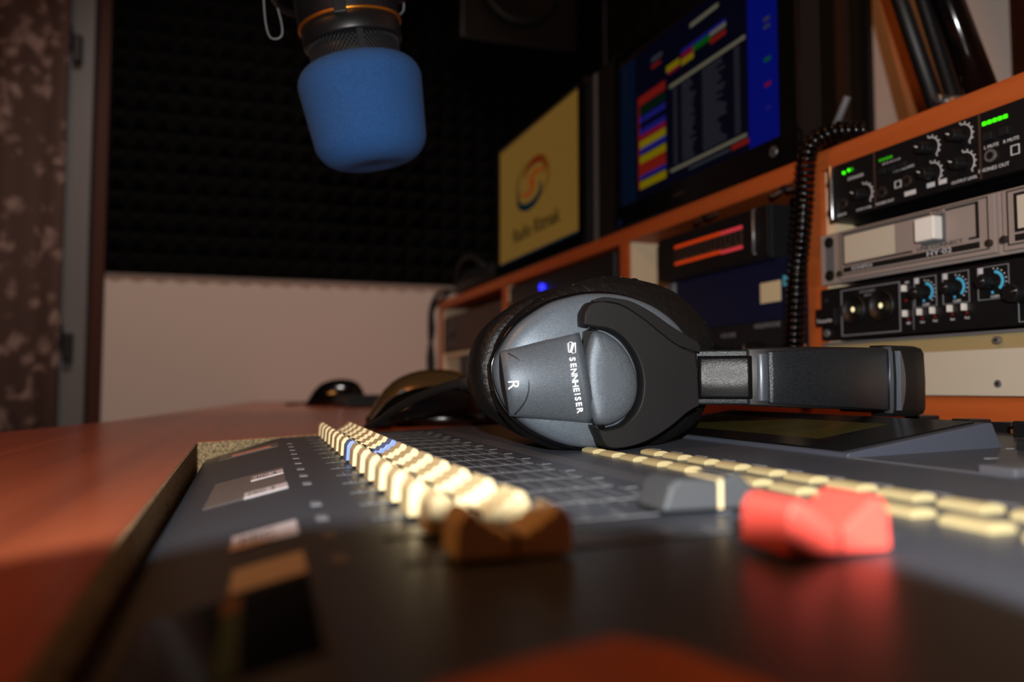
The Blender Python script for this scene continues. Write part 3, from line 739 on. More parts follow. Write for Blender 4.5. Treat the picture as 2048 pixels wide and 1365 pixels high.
def knob(parent, org, s_, z, r, L, t0, m='black', pointer='print_white', name='knob', ang=0.0):
    mb = MB(); mb.cyl((t0, s_, z), (t0-L, s_, z), r, m, 20, r2=r*0.82)
    o = mb.build(name, parent, org, bevel=0.0004)
    if pointer:
        p = MB(); dy = math.sin(ang); dz = math.cos(ang)
        p.tube([(t0-L-0.0001, s_+dy*r*0.15, z+dz*r*0.15), (t0-L-0.0001, s_+dy*r*0.8, z+dz*r*0.8)], 0.0005, pointer, 6)
        q = p.build('pointer', o, org); q.location = (0, 0, 0)
    return o
def arc(mb, s_, z, r, a0, a1, wdt, m, t, n=16):
    for i in range(n):
        a, b_ = a0+(a1-a0)*i/n, a0+(a1-a0)*(i+1)/n
        P4 = [(s_-math.sin(a)*r, z+math.cos(a)*r), (s_-math.sin(b_)*r, z+math.cos(b_)*r), (s_-math.sin(b_)*(r+wdt), z+math.cos(b_)*(r+wdt)), (s_-math.sin(a)*(r+wdt), z+math.cos(a)*(r+wdt))]
        mb.prism(P4, 'x', t-0.0003, t+0.0002, m)
S0 = -0.318
# --- 1. black headphone amplifier / multiband unit (topmost)
org = (0, 0.0, 0.172)
u = rthing('rack_unit', 'black rack unit with green level lights, topmost in the rack under the shelf board', 'rack unit', org)
TB = -0.010
mb = MB(); mb.box((-0.001, S0, 0.1742), (0.0005, 0.1535, 0.2183), 'panel_brown'); mb.box((TB, S0+0.02, 0.1735), (-0.001, 0.1375, 0.2190), 'black_panel'); mb.box((0.0005, S0+0.02, 0.1745), (0.20, 0.150, 0.2180), 'black')
mb.build('panel', u, org)
mb = MB(); mb.cyl((TB-0.002, 0.1385, 0.1735), (TB-0.002, 0.1395, 0.2195), 0.0017, 'chrome', 10); mb.build('side_rail', u, org, bevel=0.0005)
screws(u, org, [(0.1500, 0.2085), (0.1500, 0.1835)])
mb = MB()
for s_ in (0.0943, 0.0028, -0.088): mb.box((TB-0.0004, s_-0.0006, 0.1742), (TB+0.0002, s_+0.0006, 0.2185), 'device_brown')
for (s_, z, r) in ((0.1055, 0.1880, 0.0078), (0.0429, 0.2069, 0.0075), (0.0164, 0.2081, 0.0075), (0.0415, 0.1880, 0.0075), (0.0152, 0.1883, 0.0075)):
    arc(mb, s_, z, r, -0.1, 2.4, 0.0007, 'print_white', TB, 12)
    for i in range(7):
        g = -0.1+2.5*i/6; mb.box((TB-0.0004, s_-math.sin(g)*(r+0.0016)-0.0004, z+math.cos(g)*(r+0.0016)-0.0005), (TB+0.0002, s_-math.sin(g)*(r+0.0016)+0.0004, z+math.cos(g)*(r+0.0016)+0.0005), 'print_white')
rtext(mb, 'EXPANDER', 0.0034, 0.1140, 0.2040, t=TB-0.0002); rtext(mb, 'OUTPUT LEVEL', 0.0024, 0.106, 0.1765, t=TB-0.0002); rtext(mb, 'LINE IN', 0.0030, 0.1300, 0.1765, t=TB-0.0002)
rtext(mb, 'PHONES OUT', 0.0030, 0.0855, 0.1768, t=TB-0.0002); rtext(mb, 'PHONES OUT', 0.0036, -0.0065, 0.1795, t=TB-0.0002)
rtext(mb, 'L MUTE', 0.0032, -0.0055, 0.1945, t=TB-0.0002); rtext(mb, 'R MUTE', 0.0032, -0.0195, 0.1945, t=TB-0.0002)
rtext(mb, '1  2  3  BALANCE', 0.0026, 0.0665, 0.1983, t=TB-0.0002); rtext(mb, 'OUTPUT LEVEL', 0.0030, 0.0155, 0.1768, t=TB-0.0002); rtext(mb, '-30 -24 -18 -12 -6 0', 0.0022, 0.078, 0.2068, t=TB-0.0002)
for (a, b_, z) in ((0.056, 0.066, 0.1785), (0.0395, 0.046, 0.1800), (0.0295, 0.036, 0.1800)): mb.box((TB-0.0004, a, z-0.0017), (TB+0.0002, b_, z+0.0017), 'print_white')
rframe(mb, 0.0690, 0.0750, 0.1850, 0.1905, 0.0006, 'print_white', TB); rframe(mb, -0.0250, -0.0190, 0.184, 0.1905, 0.0006, 'print_white', TB)
mb.build('lettering', u, org)
for (s_, z, r) in ((0.1055, 0.1880, 0.0055), (0.0429, 0.2069, 0.0055), (0.0164, 0.2081, 0.0055), (0.0415, 0.1880, 0.0055), (0.0152, 0.1883, 0.0055)): knob(u, org, s_+0.001, z, r*0.85, 0.010, TB, ang=1.1)
for s_, z in ((0.127, 0.1850), (0.0865, 0.1850), (0.0630, 0.1880), (-0.0052, 0.1880)):
    mb = MB(); mb.cyl((TB-0.0015, s_, z), (TB, s_, z), 0.0042, 'steel' if s_ < 0 else 'panel_brown', 16); mb.cyl((TB-0.0017, s_, z), (TB-0.0014, s_, z), 0.0026, 'black', 12); mb.build('jack_socket', u, org)
for s_ in (0.0850, 0.0760, 0.0660, -0.0045, -0.0160):
    mb = MB(); mb.box((TB-0.003, s_-0.0035, 0.1985 if s_ > 0 else 0.1985), (TB, s_+0.0035, 0.2030 if s_ > 0 else 0.2035), 'device_dark'); mb.build('push_button', u, org, bevel=0.0004)
for s_, z, m_ in ((0.1262, 0.2106, 'green_led'), (0.1205, 0.2113, 'green_led'), (0.1175, 0.2113, 'green_dim')):
    mb = MB(); mb.cyl((TB-0.0012, s_, z), (TB, s_, z), 0.0013, m_, 10); mb.build('level_light', u, org)
for i in range(4):
    mb = MB(); s_ = 0.0880-0.0034*i; mb.box((TB-0.0006, s_-0.0011, 0.2095), (TB, s_+0.0011, 0.2114), 'green_dim'); mb.build('level_light', u, org)
for i in range(5):
    mb = MB(); s_ = -0.0010-0.0038*i; mb.box((TB-0.0006, s_-0.0013, 0.2098), (TB, s_+0.0013, 0.2122), 'green_led'); mb.build('level_light', u, org)
# --- 2. grey telephone hybrid
org = (0, 0.0, 0.121)
u = rthing('rack_unit', 'grey rack unit marked LINE CONNECT with a square white button', 'rack unit', org)
mb = MB(); mb.box((-0.003, S0, 0.1215), (0.0, 0.1635, 0.1648), 'panel_grey'); mb.box((0.0, S0+0.02, 0.122), (0.22, 0.150, 0.1645), 'device_dark')
mb.box((-0.0065, -0.0035-0.0, 0.1235), (-0.003, 0.1395, 0.1635), 'panel_grey'); mb.box((-0.0065, S0+0.03, 0.1235), (-0.003, -0.0085, 0.1635), 'panel_grey'); mb.build('panel', u, org, bevel=0.0005)
TG = -0.0065
mb = MB()
rframe(mb, 0.0015, 0.1365, 0.1265, 0.1625, 0.0007, 'black_line', TG)
mb.box((TG-0.0004, 0.0085, 0.1595), (TG, 0.0345, 0.1609), 'black_line'); mb.box((TG-0.0004, 0.0475, 0.1595), (TG, 0.1335, 0.1609), 'black_line')
mb.box((TG-0.0004, 0.0085, 0.1355), (TG, 0.0108, 0.1609), 'black_line'); mb.box((TG-0.0004, 0.1322, 0.1345), (TG, 0.1335, 0.1609), 'black_line')
mb.box((TG-0.0004, 0.0085, 0.1355), (TG, 0.0165, 0.1369), 'black_line'); mb.box((TG-0.0004, 0.0640, 0.1345), (TG, 0.1335, 0.1359), 'black_line')
mb.box((TG-0.0004, 0.0085, 0.1287), (TG, 0.1335, 0.1330), 'black_line')
mb.box((TG-0.0002, 0.0800, 0.1365), (TG, 0.1318, 0.1590), 'panel_cream')
rtext(mb, 'ON', 0.0042, 0.0412, 0.1602, 'black_line', TG-0.0002, 1.3); rtext(mb, 'LINE CONNECT', 0.0040, 0.0405, 0.1358, 'black_line', TG-0.0002, 1.35)
rtext(mb, 'HY\u00b702', 0.0052, 0.0405, 0.1308, 'print_white', TG-0.0006, 1.6); rtext(mb, 'SONIFEX', 0.0040, 0.1130, 0.1308, 'print_white', TG-0.0006, 1.4)
rframe(mb, S0+0.05, -0.0120, 0.1265, 0.1625, 0.0008, 'black_line', TG); mb.box((TG-0.0004, S0+0.06, 0.1345), (TG, -0.0170, 0.1600), 'black_line')
mb.box((TG-0.0006, S0+0.065, 0.1365), (TG, -0.0195, 0.1580), 'panel_cream'); mb.box((TG-0.0004, S0+0.06, 0.1287), (TG, -0.0170, 0.1330), 'black_line')
mb.build('lettering', u, org)
mb = MB(); mb.box((TG-0.0095, 0.0365, 0.1395), (TG-0.0004, 0.0535, 0.1565), 'button_white'); o = mb.build('push_button', u, org, bevel=0.0012); o['label'] = 'square white push button'
mb = MB(); mb.box((TG-0.0010, 0.0345, 0.1375), (TG, 0.0555, 0.1585), 'bezel_grey'); mb.build('button_bezel', u, org, bevel=0.0004)  # even grey bezel around the white button
screws(u, org, [(0.1520, 0.1575), (0.1520, 0.1290)], r=0.0046, t=-0.003)
screws(u, org, [(0.0010, 0.1305), (-0.0100, 0.1310), (0.1370, 0.1285)], 'panel_brown', 0.0026, TG)
mb = MB(); mb.box((-0.0033, 0.1475, 0.131), (-0.003, 0.1570, 0.155), 'panel_grey_dark'); mb.build('ear_plate', u, org)
# --- 3. black preamplifier
org = (0, 0.0, 0.0728)
u = rthing('rack_unit', 'black rack unit with blue gain scales and two round input sockets', 'rack unit', org)
mb = MB(); mb.box((-0.004, S0, 0.0740), (0.0, 0.1635, 0.1180), 'black_panel'); mb.box((0.0, S0+0.02, 0.0745), (0.22, 0.150, 0.1175), 'device_dark')
mb.box((-0.0085, 0.1430, 0.0860), (-0.004, 0.1655, 0.1010), 'black_panel'); mb.build('panel', u, org, bevel=0.0008)
TP = -0.004; mb = MB()
rframe(mb, 0.0788, 0.1395, 0.0765, 0.1148, 0.0008, 'print_grey', TP)
for (s_, z, a, b_) in ((0.0560, 0.1040, 0.0460, 0.0655), (0.0300, 0.1045, 0.0195, 0.0410), (0.0010, 0.1050, -0.0100, 0.0130)):
    rframe(mb, a, b_, 0.0930, 0.1155, 0.0005, 'print_grey', TP); arc(mb, s_, z, 0.0054, 0.1, 2.5, 0.0019, 'cyan', TP, 14)
    mb.box((TP-0.0004, b_-0.0042, 0.1110), (TP, b_-0.0008, 0.1155), 'print_white'); rtext(mb, 'GAIN', 0.0026, s_-0.0005, 0.0948, 'print_white', TP-0.0002)
    mb.box((TP-0.0004, s_+0.0005, 0.0968), (TP, s_+0.0020, 0.0985), 'cyan')
    for i in range(8):
        g = 0.0+2.4*i/7; mb.box((TP-0.0004, s_-math.sin(g)*0.0090-0.0004, z+math.cos(g)*0.0086-0.0004), (TP, s_-math.sin(g)*0.0090+0.0004, z+math.cos(g)*0.0086+0.0004), 'print_white')
rframe(mb, -0.050, -0.0155, 0.0760, 0.1010, 0.0006, 'print_grey', TP)
rtext(mb, 'INSTRUMENT', 0.0027, 0.1110, 0.1110, 'print_grey', TP-0.0002); rtext(mb, 'INPUT', 0.0027, 0.1105, 0.1078, 'print_grey', TP-0.0002)
for s_, tx in ((0.0715, '48V'), (0.0590, 'Inst'), (0.0480, 'Pad'), (0.0335, 'Inst'), (0.0220, 'Pad')): rtext(mb, tx, 0.0026, s_, 0.0822, 'print_white', TP-0.0002)
rtext(mb, '48V', 0.0026, 0.0720, 0.1130, 'print_white', TP-0.0002)
rtext(mb, 'Focusrite', 0.0046, 0.1545, 0.0905, 'print_white', -0.0087, 1.0)
mb.box((TP-0.0002, 0.0668, 0.0770), (TP, 0.0672, 0.0985), 'print_grey')
mb.build('lettering', u, org)
for s_, z in ((0.1256, 0.0976), (0.0966, 0.0980)):
    mb = MB(); mb.lathe([(0.0125, 0), (0.0125, 0.0018), (0.0112, 0.0026), (0.0108, 0.0006), (0.0, 0.0004)], 'black', 32, Matrix.Translation((TP, s_, z)) @ Matrix.Rotation(-PI/2, 4, 'Y'), caps=False)
    mb.cyl((TP-0.0008, s_, z), (TP, s_, z), 0.0035, 'black_line', 16)
    so = mb.build('input_socket', u, org)
    mb = MB(); mb.ellipsoid((TP-0.0015, s_, z), (0.0012, 0.0016, 0.0021), 'glint_warm', 12, 8); gl = mb.build('socket_glint', u, org); gl.parent = so  # glowing bead stands in for the highlight inside the socket
for s_, z, r in ((0.0585, 0.1035, 0.0046), (0.0325, 0.1040, 0.0046), (0.0040, 0.1045, 0.0048), (-0.0170, 0.0950, 0.0070)): knob(u, org, s_, z, r, 0.010, TP, m='black', pointer='steel', ang=-1.4)
for s_, z in ((0.0732, 0.1086), (0.0730, 0.0896), (0.0599, 0.0896), (0.0486, 0.0897), (0.0341, 0.0897), (0.0226, 0.0897)):
    mb = MB(); mb.box((TP-0.0040, s_-0.0010, z-0.0024), (TP, s_+0.0010, z+0.0024), 'button_white'); mb.box((TP-0.0004, s_-0.0030, z-0.0026), (TP, s_+0.0030, z+0.0026), 'panel_brown'); mb.build('switch', u, org, bevel=0.0003)  # white lever colour stands in for the bright vertical highlights
for s_, z in ((0.0732, 0.0995), (0.0716, 0.0850), (0.0590, 0.0850), (0.0480, 0.0850), (0.0335, 0.0855), (0.0220, 0.0857)):
    mb = MB(); mb.cyl((TP-0.0006, s_, z), (TP, s_, z), 0.0010, 'red_dull', 10); mb.build('indicator', u, org)
screws(u, org, [(0.1575, 0.1080)], 'device_dark', 0.0034, TP)
mb = MB(); mb.cyl((TP-0.002, 0.1560, 0.0800), (TP, 0.1560, 0.0800), 0.0034, 'steel', 14); mb.build('screw', u, org, bevel=0.0006)
# --- 4. cream blanking panel
org = (0, 0.0, 0.0275)
u = rthing('blank_rack_panel', 'plain cream blank metal panel, lowest in the rack', 'panel', org)
mb = MB(); mb.box((-0.004, S0, 0.0283), (-0.001, 0.1640, 0.0598), 'panel_cream'); mb.box((-0.0008, S0, 0.0598), (0.004, 0.1640, 0.0722), 'panel_khaki'); mb.box((-0.003, S0, 0.0700), (0.002, 0.1640, 0.0722), 'panel_grey_dark')
mb.box((-0.001, S0, 0.0283), (0.03, 0.150, 0.0300), 'panel_cream')
mb.build('panel', u, org, bevel=0.0004)
screws(u, org, [(0.0005, 0.0655), (0.0005, 0.0365), (0.1580, 0.0655)], 'steel', 0.0026, -0.003)

# ---- left bays
org = (0.03, 0.33, 0.16)
u = rthing('display_unit', 'black device with an orange red lettered display under the shelf board', 'device', (0.0, 0.33, 0.158))
org = (0.0, 0.33, 0.158)
mb = MB(); mb.box((0.004, 0.237, 0.1585), (0.25, 0.436, 0.2110), 'device_dark'); mb.box((0.0, 0.237, 0.1600), (0.004, 0.440, 0.2100), 'black_panel'); mb.build('case', u, org, bevel=0.001)
mb = MB(); mb.cyl((-0.002, 0.256, 0.165), (-0.002, 0.256, 0.208), 0.0016, 'steel', 8); mb.cyl((-0.002, 0.256, 0.165), (0.001, 0.256, 0.165), 0.0012, 'steel', 8); mb.cyl((-0.002, 0.256, 0.208), (0.001, 0.256, 0.208), 0.0012, 'steel', 8); mb.build('handle', u, org)
mb = MB(); mb.box((-0.0006, 0.312, 0.1938), (0.0, 0.402, 0.1972), 'vfd_orange'); mb.box((-0.0006, 0.276, 0.1935), (0.0, 0.312, 0.1970), 'vfd_pink')
mb.box((-0.0006, 0.312, 0.1745), (0.0, 0.402, 0.1778), 'vfd_orange'); mb.box((-0.0006, 0.276, 0.1735), (0.0, 0.312, 0.1768), 'vfd_pink')
mb.box((-0.0003, 0.276, 0.178), (0.0, 0.402, 0.1935), 'device_brown')
for i in range(14): mb.box((-0.0008, 0.394-i*0.0088, 0.1795+(i % 3)*0.001), (-0.0001, 0.399-i*0.0088, 0.1925), 'black_line')
mb.build('display', u, org)
org = (0.0, 0.31, 0.0985)
u = rthing('blue_box', 'dark blue box with a cream note stuck on it, beneath the orange display device', 'box', org)
mb = MB(); mb.box((0.01, 0.190, 0.0985), (0.25, 0.430, 0.1582), 'dark_blue'); mb.build('carton', u, org, bevel=0.0015)
mb = MB(); mb.box((0.0094, 0.232, 0.1165), (0.0100, 0.262, 0.1365), 'paper'); mb.build('note', u, org)['label'] = 'cream paper note'
mb = MB(); mb.box((0.0094, 0.214, 0.1300), (0.0100, 0.228, 0.1400), 'cyan'); mb.build('note', u, org)['label'] = 'small blue label'
mb = MB(); mb.box((0.0080, 0.420, 0.100), (0.0100, 0.436, 0.157), 'chrome'); mb.build('corner_strip', u, org)
org = (0.0, 0.31, 0.0275)
u = rthing('amplifier', 'black amplifier with two large knobs on the cabinet floor beside the coiled cord', 'amplifier', org)
mb = MB(); mb.box((0.002, 0.186, 0.0277), (0.25, 0.440, 0.0982), 'device_dark'); mb.build('case', u, org, bevel=0.0015)
for s_, z in ((0.3285, 0.062), (0.2580, 0.062)): knob(u, org, s_, z, 0.017, 0.016, 0.002, m='black', pointer='steel')
mb = MB(); rtext(mb, 'VOLUME', 0.0065, 0.305, 0.0875, 'print_grey', 0.0018); rtext(mb, 'HEADPHONE', 0.0065, 0.243, 0.0935, 'print_grey', 0.0018)
for z in (0.070, 0.062, 0.052): mb.box((0.0014, 0.190, z), (0.002, 0.203, z+0.0028), 'label_brown')
mb.build('lettering', u, org)
org = (0.0, 0.47, 0.0275)
u = rthing('cloth_pouch', 'black cloth pouch stuffed between the upright panel and the blue box', 'pouch', org)
mb = MB(); mb.ellipsoid((0.06, 0.475, 0.0892), (0.05, 0.030, 0.061), 'panel_brown', 20, 12); mb.ellipsoid((0.05, 0.463, 0.142), (0.03, 0.020, 0.022), 'panel_brown', 16, 10); mb.build('pouch', u, org)
mb = MB(); mb.tube(crom([(0.01, 0.50, 0.12), (0.0, 0.48, 0.15), (0.01, 0.455, 0.155), (0.02, 0.445, 0.13)], 6), 0.0035, 'black_rubber', 10); mb.build('strap', u, org)
org = (0.0, 0.76, 0.0275)
u = rthing('wide_black_device', 'wide black device with a blue light behind the headphones', 'device', org)
mb = MB(); mb.box((0.004, 0.560, 0.0277), (0.30, 0.975, 0.218), 'black_panel'); mb.build('case', u, org, bevel=0.002)
mb = MB(); mb.box((0.001, 0.70, 0.10), (0.0045, 0.975, 0.190), 'device_brown'); mb.box((0.001, 0.56, 0.10), (0.0045, 0.70, 0.190), 'black'); mb.build('front_panel', u, org)
mb = MB(); mb.cyl((-0.002, 0.8092, 0.1985), (0.004, 0.8092, 0.1985), 0.0055, 'blue_led', 16); mb.build('power_light', u, org)['label'] = 'bright blue light'
org = (0.0, 1.2, 0.0275)
u = rthing('brown_device', 'dim brown front device at the far end of the shelf unit', 'device', org)
mb = MB(); mb.box((0.004, 1.02, 0.115), (0.30, 1.44, 0.200), 'device_brown'); mb.box((0.004, 1.04, 0.0277), (0.30, 1.30, 0.105), 'device_dark'); mb.box((0.006, 1.02, 0.105), (0.30, 1.44, 0.115), 'melamine'); mb.build('case', u, org, bevel=0.002)
mb = MB(); mb.box((0.002, 1.33, 0.125), (0.004, 1.42, 0.190), 'panel_brown')
for i in range(4):
    mb.cyl((-0.002, 1.35+i*0.018, 0.155), (0.003, 1.35+i*0.018, 0.155), 0.006, 'black', 12)
mb.build('control_strip', u, org)

# ---- screens on the shelf
def monitor(name, label, s0, s1, z0, z1, inset, contents, t_front, logo=None, tilt=0.0):
    org = (t_front, (s0+s1)/2, 0.2405)
    o = rthing(name, label, 'monitor', org)
    l, r_, b_, tp = inset
    mb = MB(); mb.box((t_front+0.006, s0, z0), (t_front+0.030, s1, z1), 'black')
    a0, a1, c0, c1 = s0+r_, s1-l, z0+b_, z1-tp
    mb.box((t_front, s0, z0), (t_front+0.006, s1, c0), 'black_gloss'); mb.box((t_front, s0, c1), (t_front+0.006, s1, z1), 'black_gloss')
    mb.box((t_front, s0, c0), (t_front+0.006, a0, c1), 'black_gloss'); mb.box((t_front, a1, c0), (t_front+0.006, s1, c1), 'black_gloss')
    mb.build('bezel', o, org, bevel=0.0012)
    mb = MB(); cx = (s0+s1)/2
    mb.box((t_front+0.030, cx-0.03, z0+0.03), (t_front+0.042, cx+0.03, z0+0.10), 'black'); mb.box((t_front-0.0, cx-0.09, 0.2405), (t_front+0.12, cx+0.09, 0.2435), 'black'); mb.box((t_front+0.035, cx-0.03, 0.2435), (t_front+0.045, cx+0.03, z0+0.10), 'black')
    mb.build('stand', o, org, bevel=0.001)
    mb = MB(); T = t_front+0.0055
    def rect(u0, v0, u1, v1, m, lift=1):
        """u from the screen's left edge, v from its top, both 0..1"""
        W = a1-a0; Hh = c1-c0; s_a = a1-u0*W; s_b = a1-u1*W; z_a = c1-v0*Hh; z_b = c1-v1*Hh
        t = T-0.0001*lift
        mb.add([(t, s_a, z_b), (t, s_b, z_b), (t, s_b, z_a), (t, s_a, z_a)], [(0, 1, 2, 3)], m)
    mb.box((T, a0, c0), (T+0.0004, a1, c1), contents['base'])
    contents['draw'](rect, mb, a0, a1, c0, c1, T)
    mb.build('screen', o, org)
    return o, org
scr('scr_navy', (8, 12, 40), 0.5); scr('scr_panel', (12, 14, 34), 0.6); scr('scr_blue', (8, 22, 150), 0.85); scr('scr_teal', (10, 34, 64), 0.5)
scr('s_red', (150, 32, 24), 0.9); scr('s_yel', (170, 150, 6), 0.8); scr('s_blu', (36, 38, 150), 0.8); scr('s_grn', (8, 110, 22), 0.8); scr('s_mag', (150, 22, 50), 0.8)
scr('s_wht', (150, 146, 122), 0.7); scr('s_dgn', (8, 40, 26), 0.7); scr('s_txt', (74, 78, 88), 0.7)
def draw2(rect, mb, a0, a1, c0, c1, T):
    rect(0.0, 0.0, 0.12, 1.0, 'scr_teal', 1); rect(0.84, 0.0, 1.0, 1.0, 'scr_blue', 1)
    rect(0.39, 0.36, 0.83, 0.90, 'scr_panel', 2)
    cols = [('s_red', .30, .36), ('s_dgn', .37, .43), ('s_blu', .44, .48), ('scr_navy', .48, .51), ('s_blu', .52, .56), ('s_mag', .56, .60), ('s_yel', .60, .65), ('s_blu', .65, .69), ('s_yel', .70, .75), ('s_red', .75, .83), ('s_blu', .83, .86), ('s_yel', .87, .92)]
    for c, v0, v1 in cols: rect(0.15, v0, 0.35, v1, c, 3)
    rect(0.145, 0.30, 0.155, 0.92, 's_red', 4)
    rect(0.38, 0.355, 0.83, 0.378, 's_wht', 4); rect(0.38, 0.885, 0.83, 0.905, 's_wht', 4); rect(0.75, 0.915, 0.84, 0.945, 's_red', 4)
    rect(0.36, 0.225, 0.45, 0.265, 's_yel', 4); rect(0.37, 0.265, 0.45, 0.285, 's_mag', 4); rect(0.46, 0.215, 0.54, 0.25, 's_mag', 4); rect(0.46, 0.25, 0.54, 0.285, 's_yel', 4)
    rect(0.54, 0.215, 0.64, 0.25, 's_grn', 4); rect(0.46, 0.19, 0.73, 0.21, 's_blu', 4); rect(0.64, 0.21, 0.73, 0.235, 's_wht', 4); rect(0.64, 0.25, 0.73, 0.28, 's_red', 4)
    rect(0.52, 0.07, 0.69, 0.095, 's_wht', 4); rect(0.25, 0.10, 0.33, 0.13, 's_txt', 4); rect(0.25, 0.15, 0.32, 0.17, 's_red', 4)
    rng = random.Random(3)
    for i in range(26):
        v = 0.395+0.0185*i
        for (u0, wd) in ((0.405, .025), (0.46, rng.uniform(.05, .09)), (0.59, rng.uniform(.08, .14)), (0.77, .03)): rect(u0, v, u0+wd, v+0.008, 's_txt', 4)
    for v, c in ((.21, 's_red'), (.34, 's_txt'), (.38, 's_txt'), (.55, 's_grn'), (.68, 's_mag'), (.80, 's_blu')): rect(0.92, v, 0.95, v+0.02, c, 4)
    rect(0.50, 0.925, 0.74, 0.94, 's_txt', 4)
m2, mo = monitor('computer_monitor', 'large black monitor showing a blue playlist screen with coloured blocks', 0.1965, 0.552, 0.2425, 0.480, (0.008, 0.024, 0.028, 0.016), {'base': 'scr_navy', 'draw': draw2}, 0.002)
mb = MB(); mb.cyl((0.0012, 0.2285, 0.2590), (0.0022, 0.2285, 0.2590), 0.0052, 'chrome', 20); mb.text('hp', 0.0062, Matrix.Translation((0.0011, 0.2285, 0.2590)) @ Matrix(((0, 0, -1), (-1, 0, 0), (0, 1, 0))).to_4x4(), 'black_line', 0.00005); mb.build('badge', m2, mo)['label'] = 'round silver badge'
mb = MB(); mb.box((0.0012, 0.535, 0.2470), (0.0022, 0.545, 0.2570), 'scr_teal'); mb.box((0.0012, 0.385, 0.2555), (0.0022, 0.405, 0.2585), 'panel_brown'); mb.build('power_label', m2, mo)
scr('s_amber', (176, 132, 58), 0.74); scr('s_dteal', (6, 52, 66), 0.6); scr('s_dred', (140, 48, 20), 0.8); scr('s_orng', (190, 84, 24), 0.8); scr('s_ink', (52, 52, 30), 0.5); scr('s_tan', (150, 96, 30), 0.7); scr('s_olive', (110, 98, 40), 0.6)
def draw1(rect, mb, a0, a1, c0, c1, T):
    rect(0, 0.965, 1, 1.0, 's_dteal', 2)
    W = a1-a0; Hh = c1-c0
    def swoosh(cu, cv, ru, rv, g0, g1, w0, m, lift):
        n = 24; t = T-0.0001*lift
        for i in range(n):
            f0, f1 = i/n, (i+1)/n; A, B = g0+(g1-g0)*f0, g0+(g1-g0)*f1
            wa, wb = w0*math.sin(PI*min(1, f0*0.9+0.1)), w0*math.sin(PI*min(1, f1*0.9+0.1))
            pts = []
            for (g, q) in ((A, -wa), (B, -wb), (B, wb), (A, wa)):
                uu_ = cu+(ru+q)*math.cos(g); vv_ = cv+(rv+q)*math.sin(g); pts.append((t, a1-uu_*W, c1-vv_*Hh))
            mb.add(pts, [(0, 1, 2, 3)], m)
    swoosh(0.49, 0.36, 0.13, 0.085, PI, 2.3*PI, 0.030, 's_dred', 2); swoosh(0.46, 0.43, 0.20, 0.17, 1.6*PI, 2.4*PI, 0.016, 's_tan', 2)
    swoosh(0.42, 0.50, 0.15, 0.105, -0.1*PI, 1.25*PI, 0.030, 's_dteal', 3); swoosh(0.46, 0.43, 0.20, 0.19, 0.75*PI, 1.45*PI, 0.014, 's_olive', 2)
    swoosh(0.53, 0.42, 0.09, 0.05, 0.7*PI, 1.9*PI, 0.022, 's_orng', 4); swoosh(0.39, 0.45, 0.09, 0.055, -0.3*PI, 0.9*PI, 0.022, 's_orng', 4)
    R = Matrix(((0, 0, -1), (-1, 0, 0), (0, 1, 0))).to_4x4()
    mb.text('Radio Ritmak', 0.036, Matrix.Translation((T-0.0002, (a0+a1)/2+0.004, c1-0.79*Hh)) @ R, 's_ink', 0.00005, offset=0.0006, sx=1.1)
m1, mo1 = monitor('computer_monitor', 'smaller monitor showing a yellow screen with a swirl logo and station name', 0.655, 1.055, 0.2425, 0.496, (0.012, 0.020, 0.020, 0.008), {'base': 's_amber', 'draw': draw1}, 0.004)
# slim black speaker between the two screens
org = (0.02, 0.61, 0.2405)
u = rthing('shelf_speaker', 'black box speaker standing between the two monitors', 'speaker', org)
mb = MB(); mb.box((0.020, 0.566, 0.2405), (0.20, 0.650, 0.50), 'black'); mb.build('cabinet', u, org, bevel=0.003)
mb = MB(); mb.box((0.0175, 0.636, 0.2450), (0.020, 0.648, 0.496), 'panel_grey_dark'); mb.box((0.0175, 0.570, 0.2450), (0.020, 0.634, 0.496), 'black_rubber'); mb.build('grille', u, org)
org = (0.10, 1.20, 0.2405)
# dark bag at the far end of the shelf
u = rthing('shelf_bag', 'black soft bag slumped on the far end of the shelf', 'bag', (0.06, 1.36, 0.2405))
mb = MB(); mb.ellipsoid((0.08, 1.30, 0.272), (0.07, 0.17, 0.042), 'black_rubber', 24, 12, zmin=-0.74); mb.build('bag_body', u, (0.06, 1.36, 0.2405))
mb = MB(); mb.tube(crom([(0.03, 1.20, 0.29), (0.02, 1.27, 0.325), (0.02, 1.35, 0.32), (0.03, 1.42, 0.28)], 6), 0.006, 'black_rubber', 10); mb.build('bag_handle', u, (0.06, 1.36, 0.2405))
# cable loops hanging over the far end
org = (-0.01, 1.47, 0.2405)
mb = MB()
mb.tube(crom([(0.06, 1.44, 0.262), (0.01, 1.47, 0.268), (-0.012, 1.49, 0.235), (-0.014, 1.50, 0.17), (-0.013, 1.482, 0.125), (-0.012, 1.475, 0.09), (-0.012, 1.493, 0.062), (-0.014, 1.512, 0.09), (-0.013, 1.505, 0.13), (-0.012, 1.475, 0.175), (-0.012, 1.478, 0.225), (0.02, 1.45, 0.262)], 8), 0.0055, 'black_rubber', 10)
o = mb.build('hanging_cable', None, org); o.location = RW(*org); o.rotation_euler = (0, 0, RA)
tag(o, 'thick black cable hanging in loops from the far end of the shelf', 'cable')
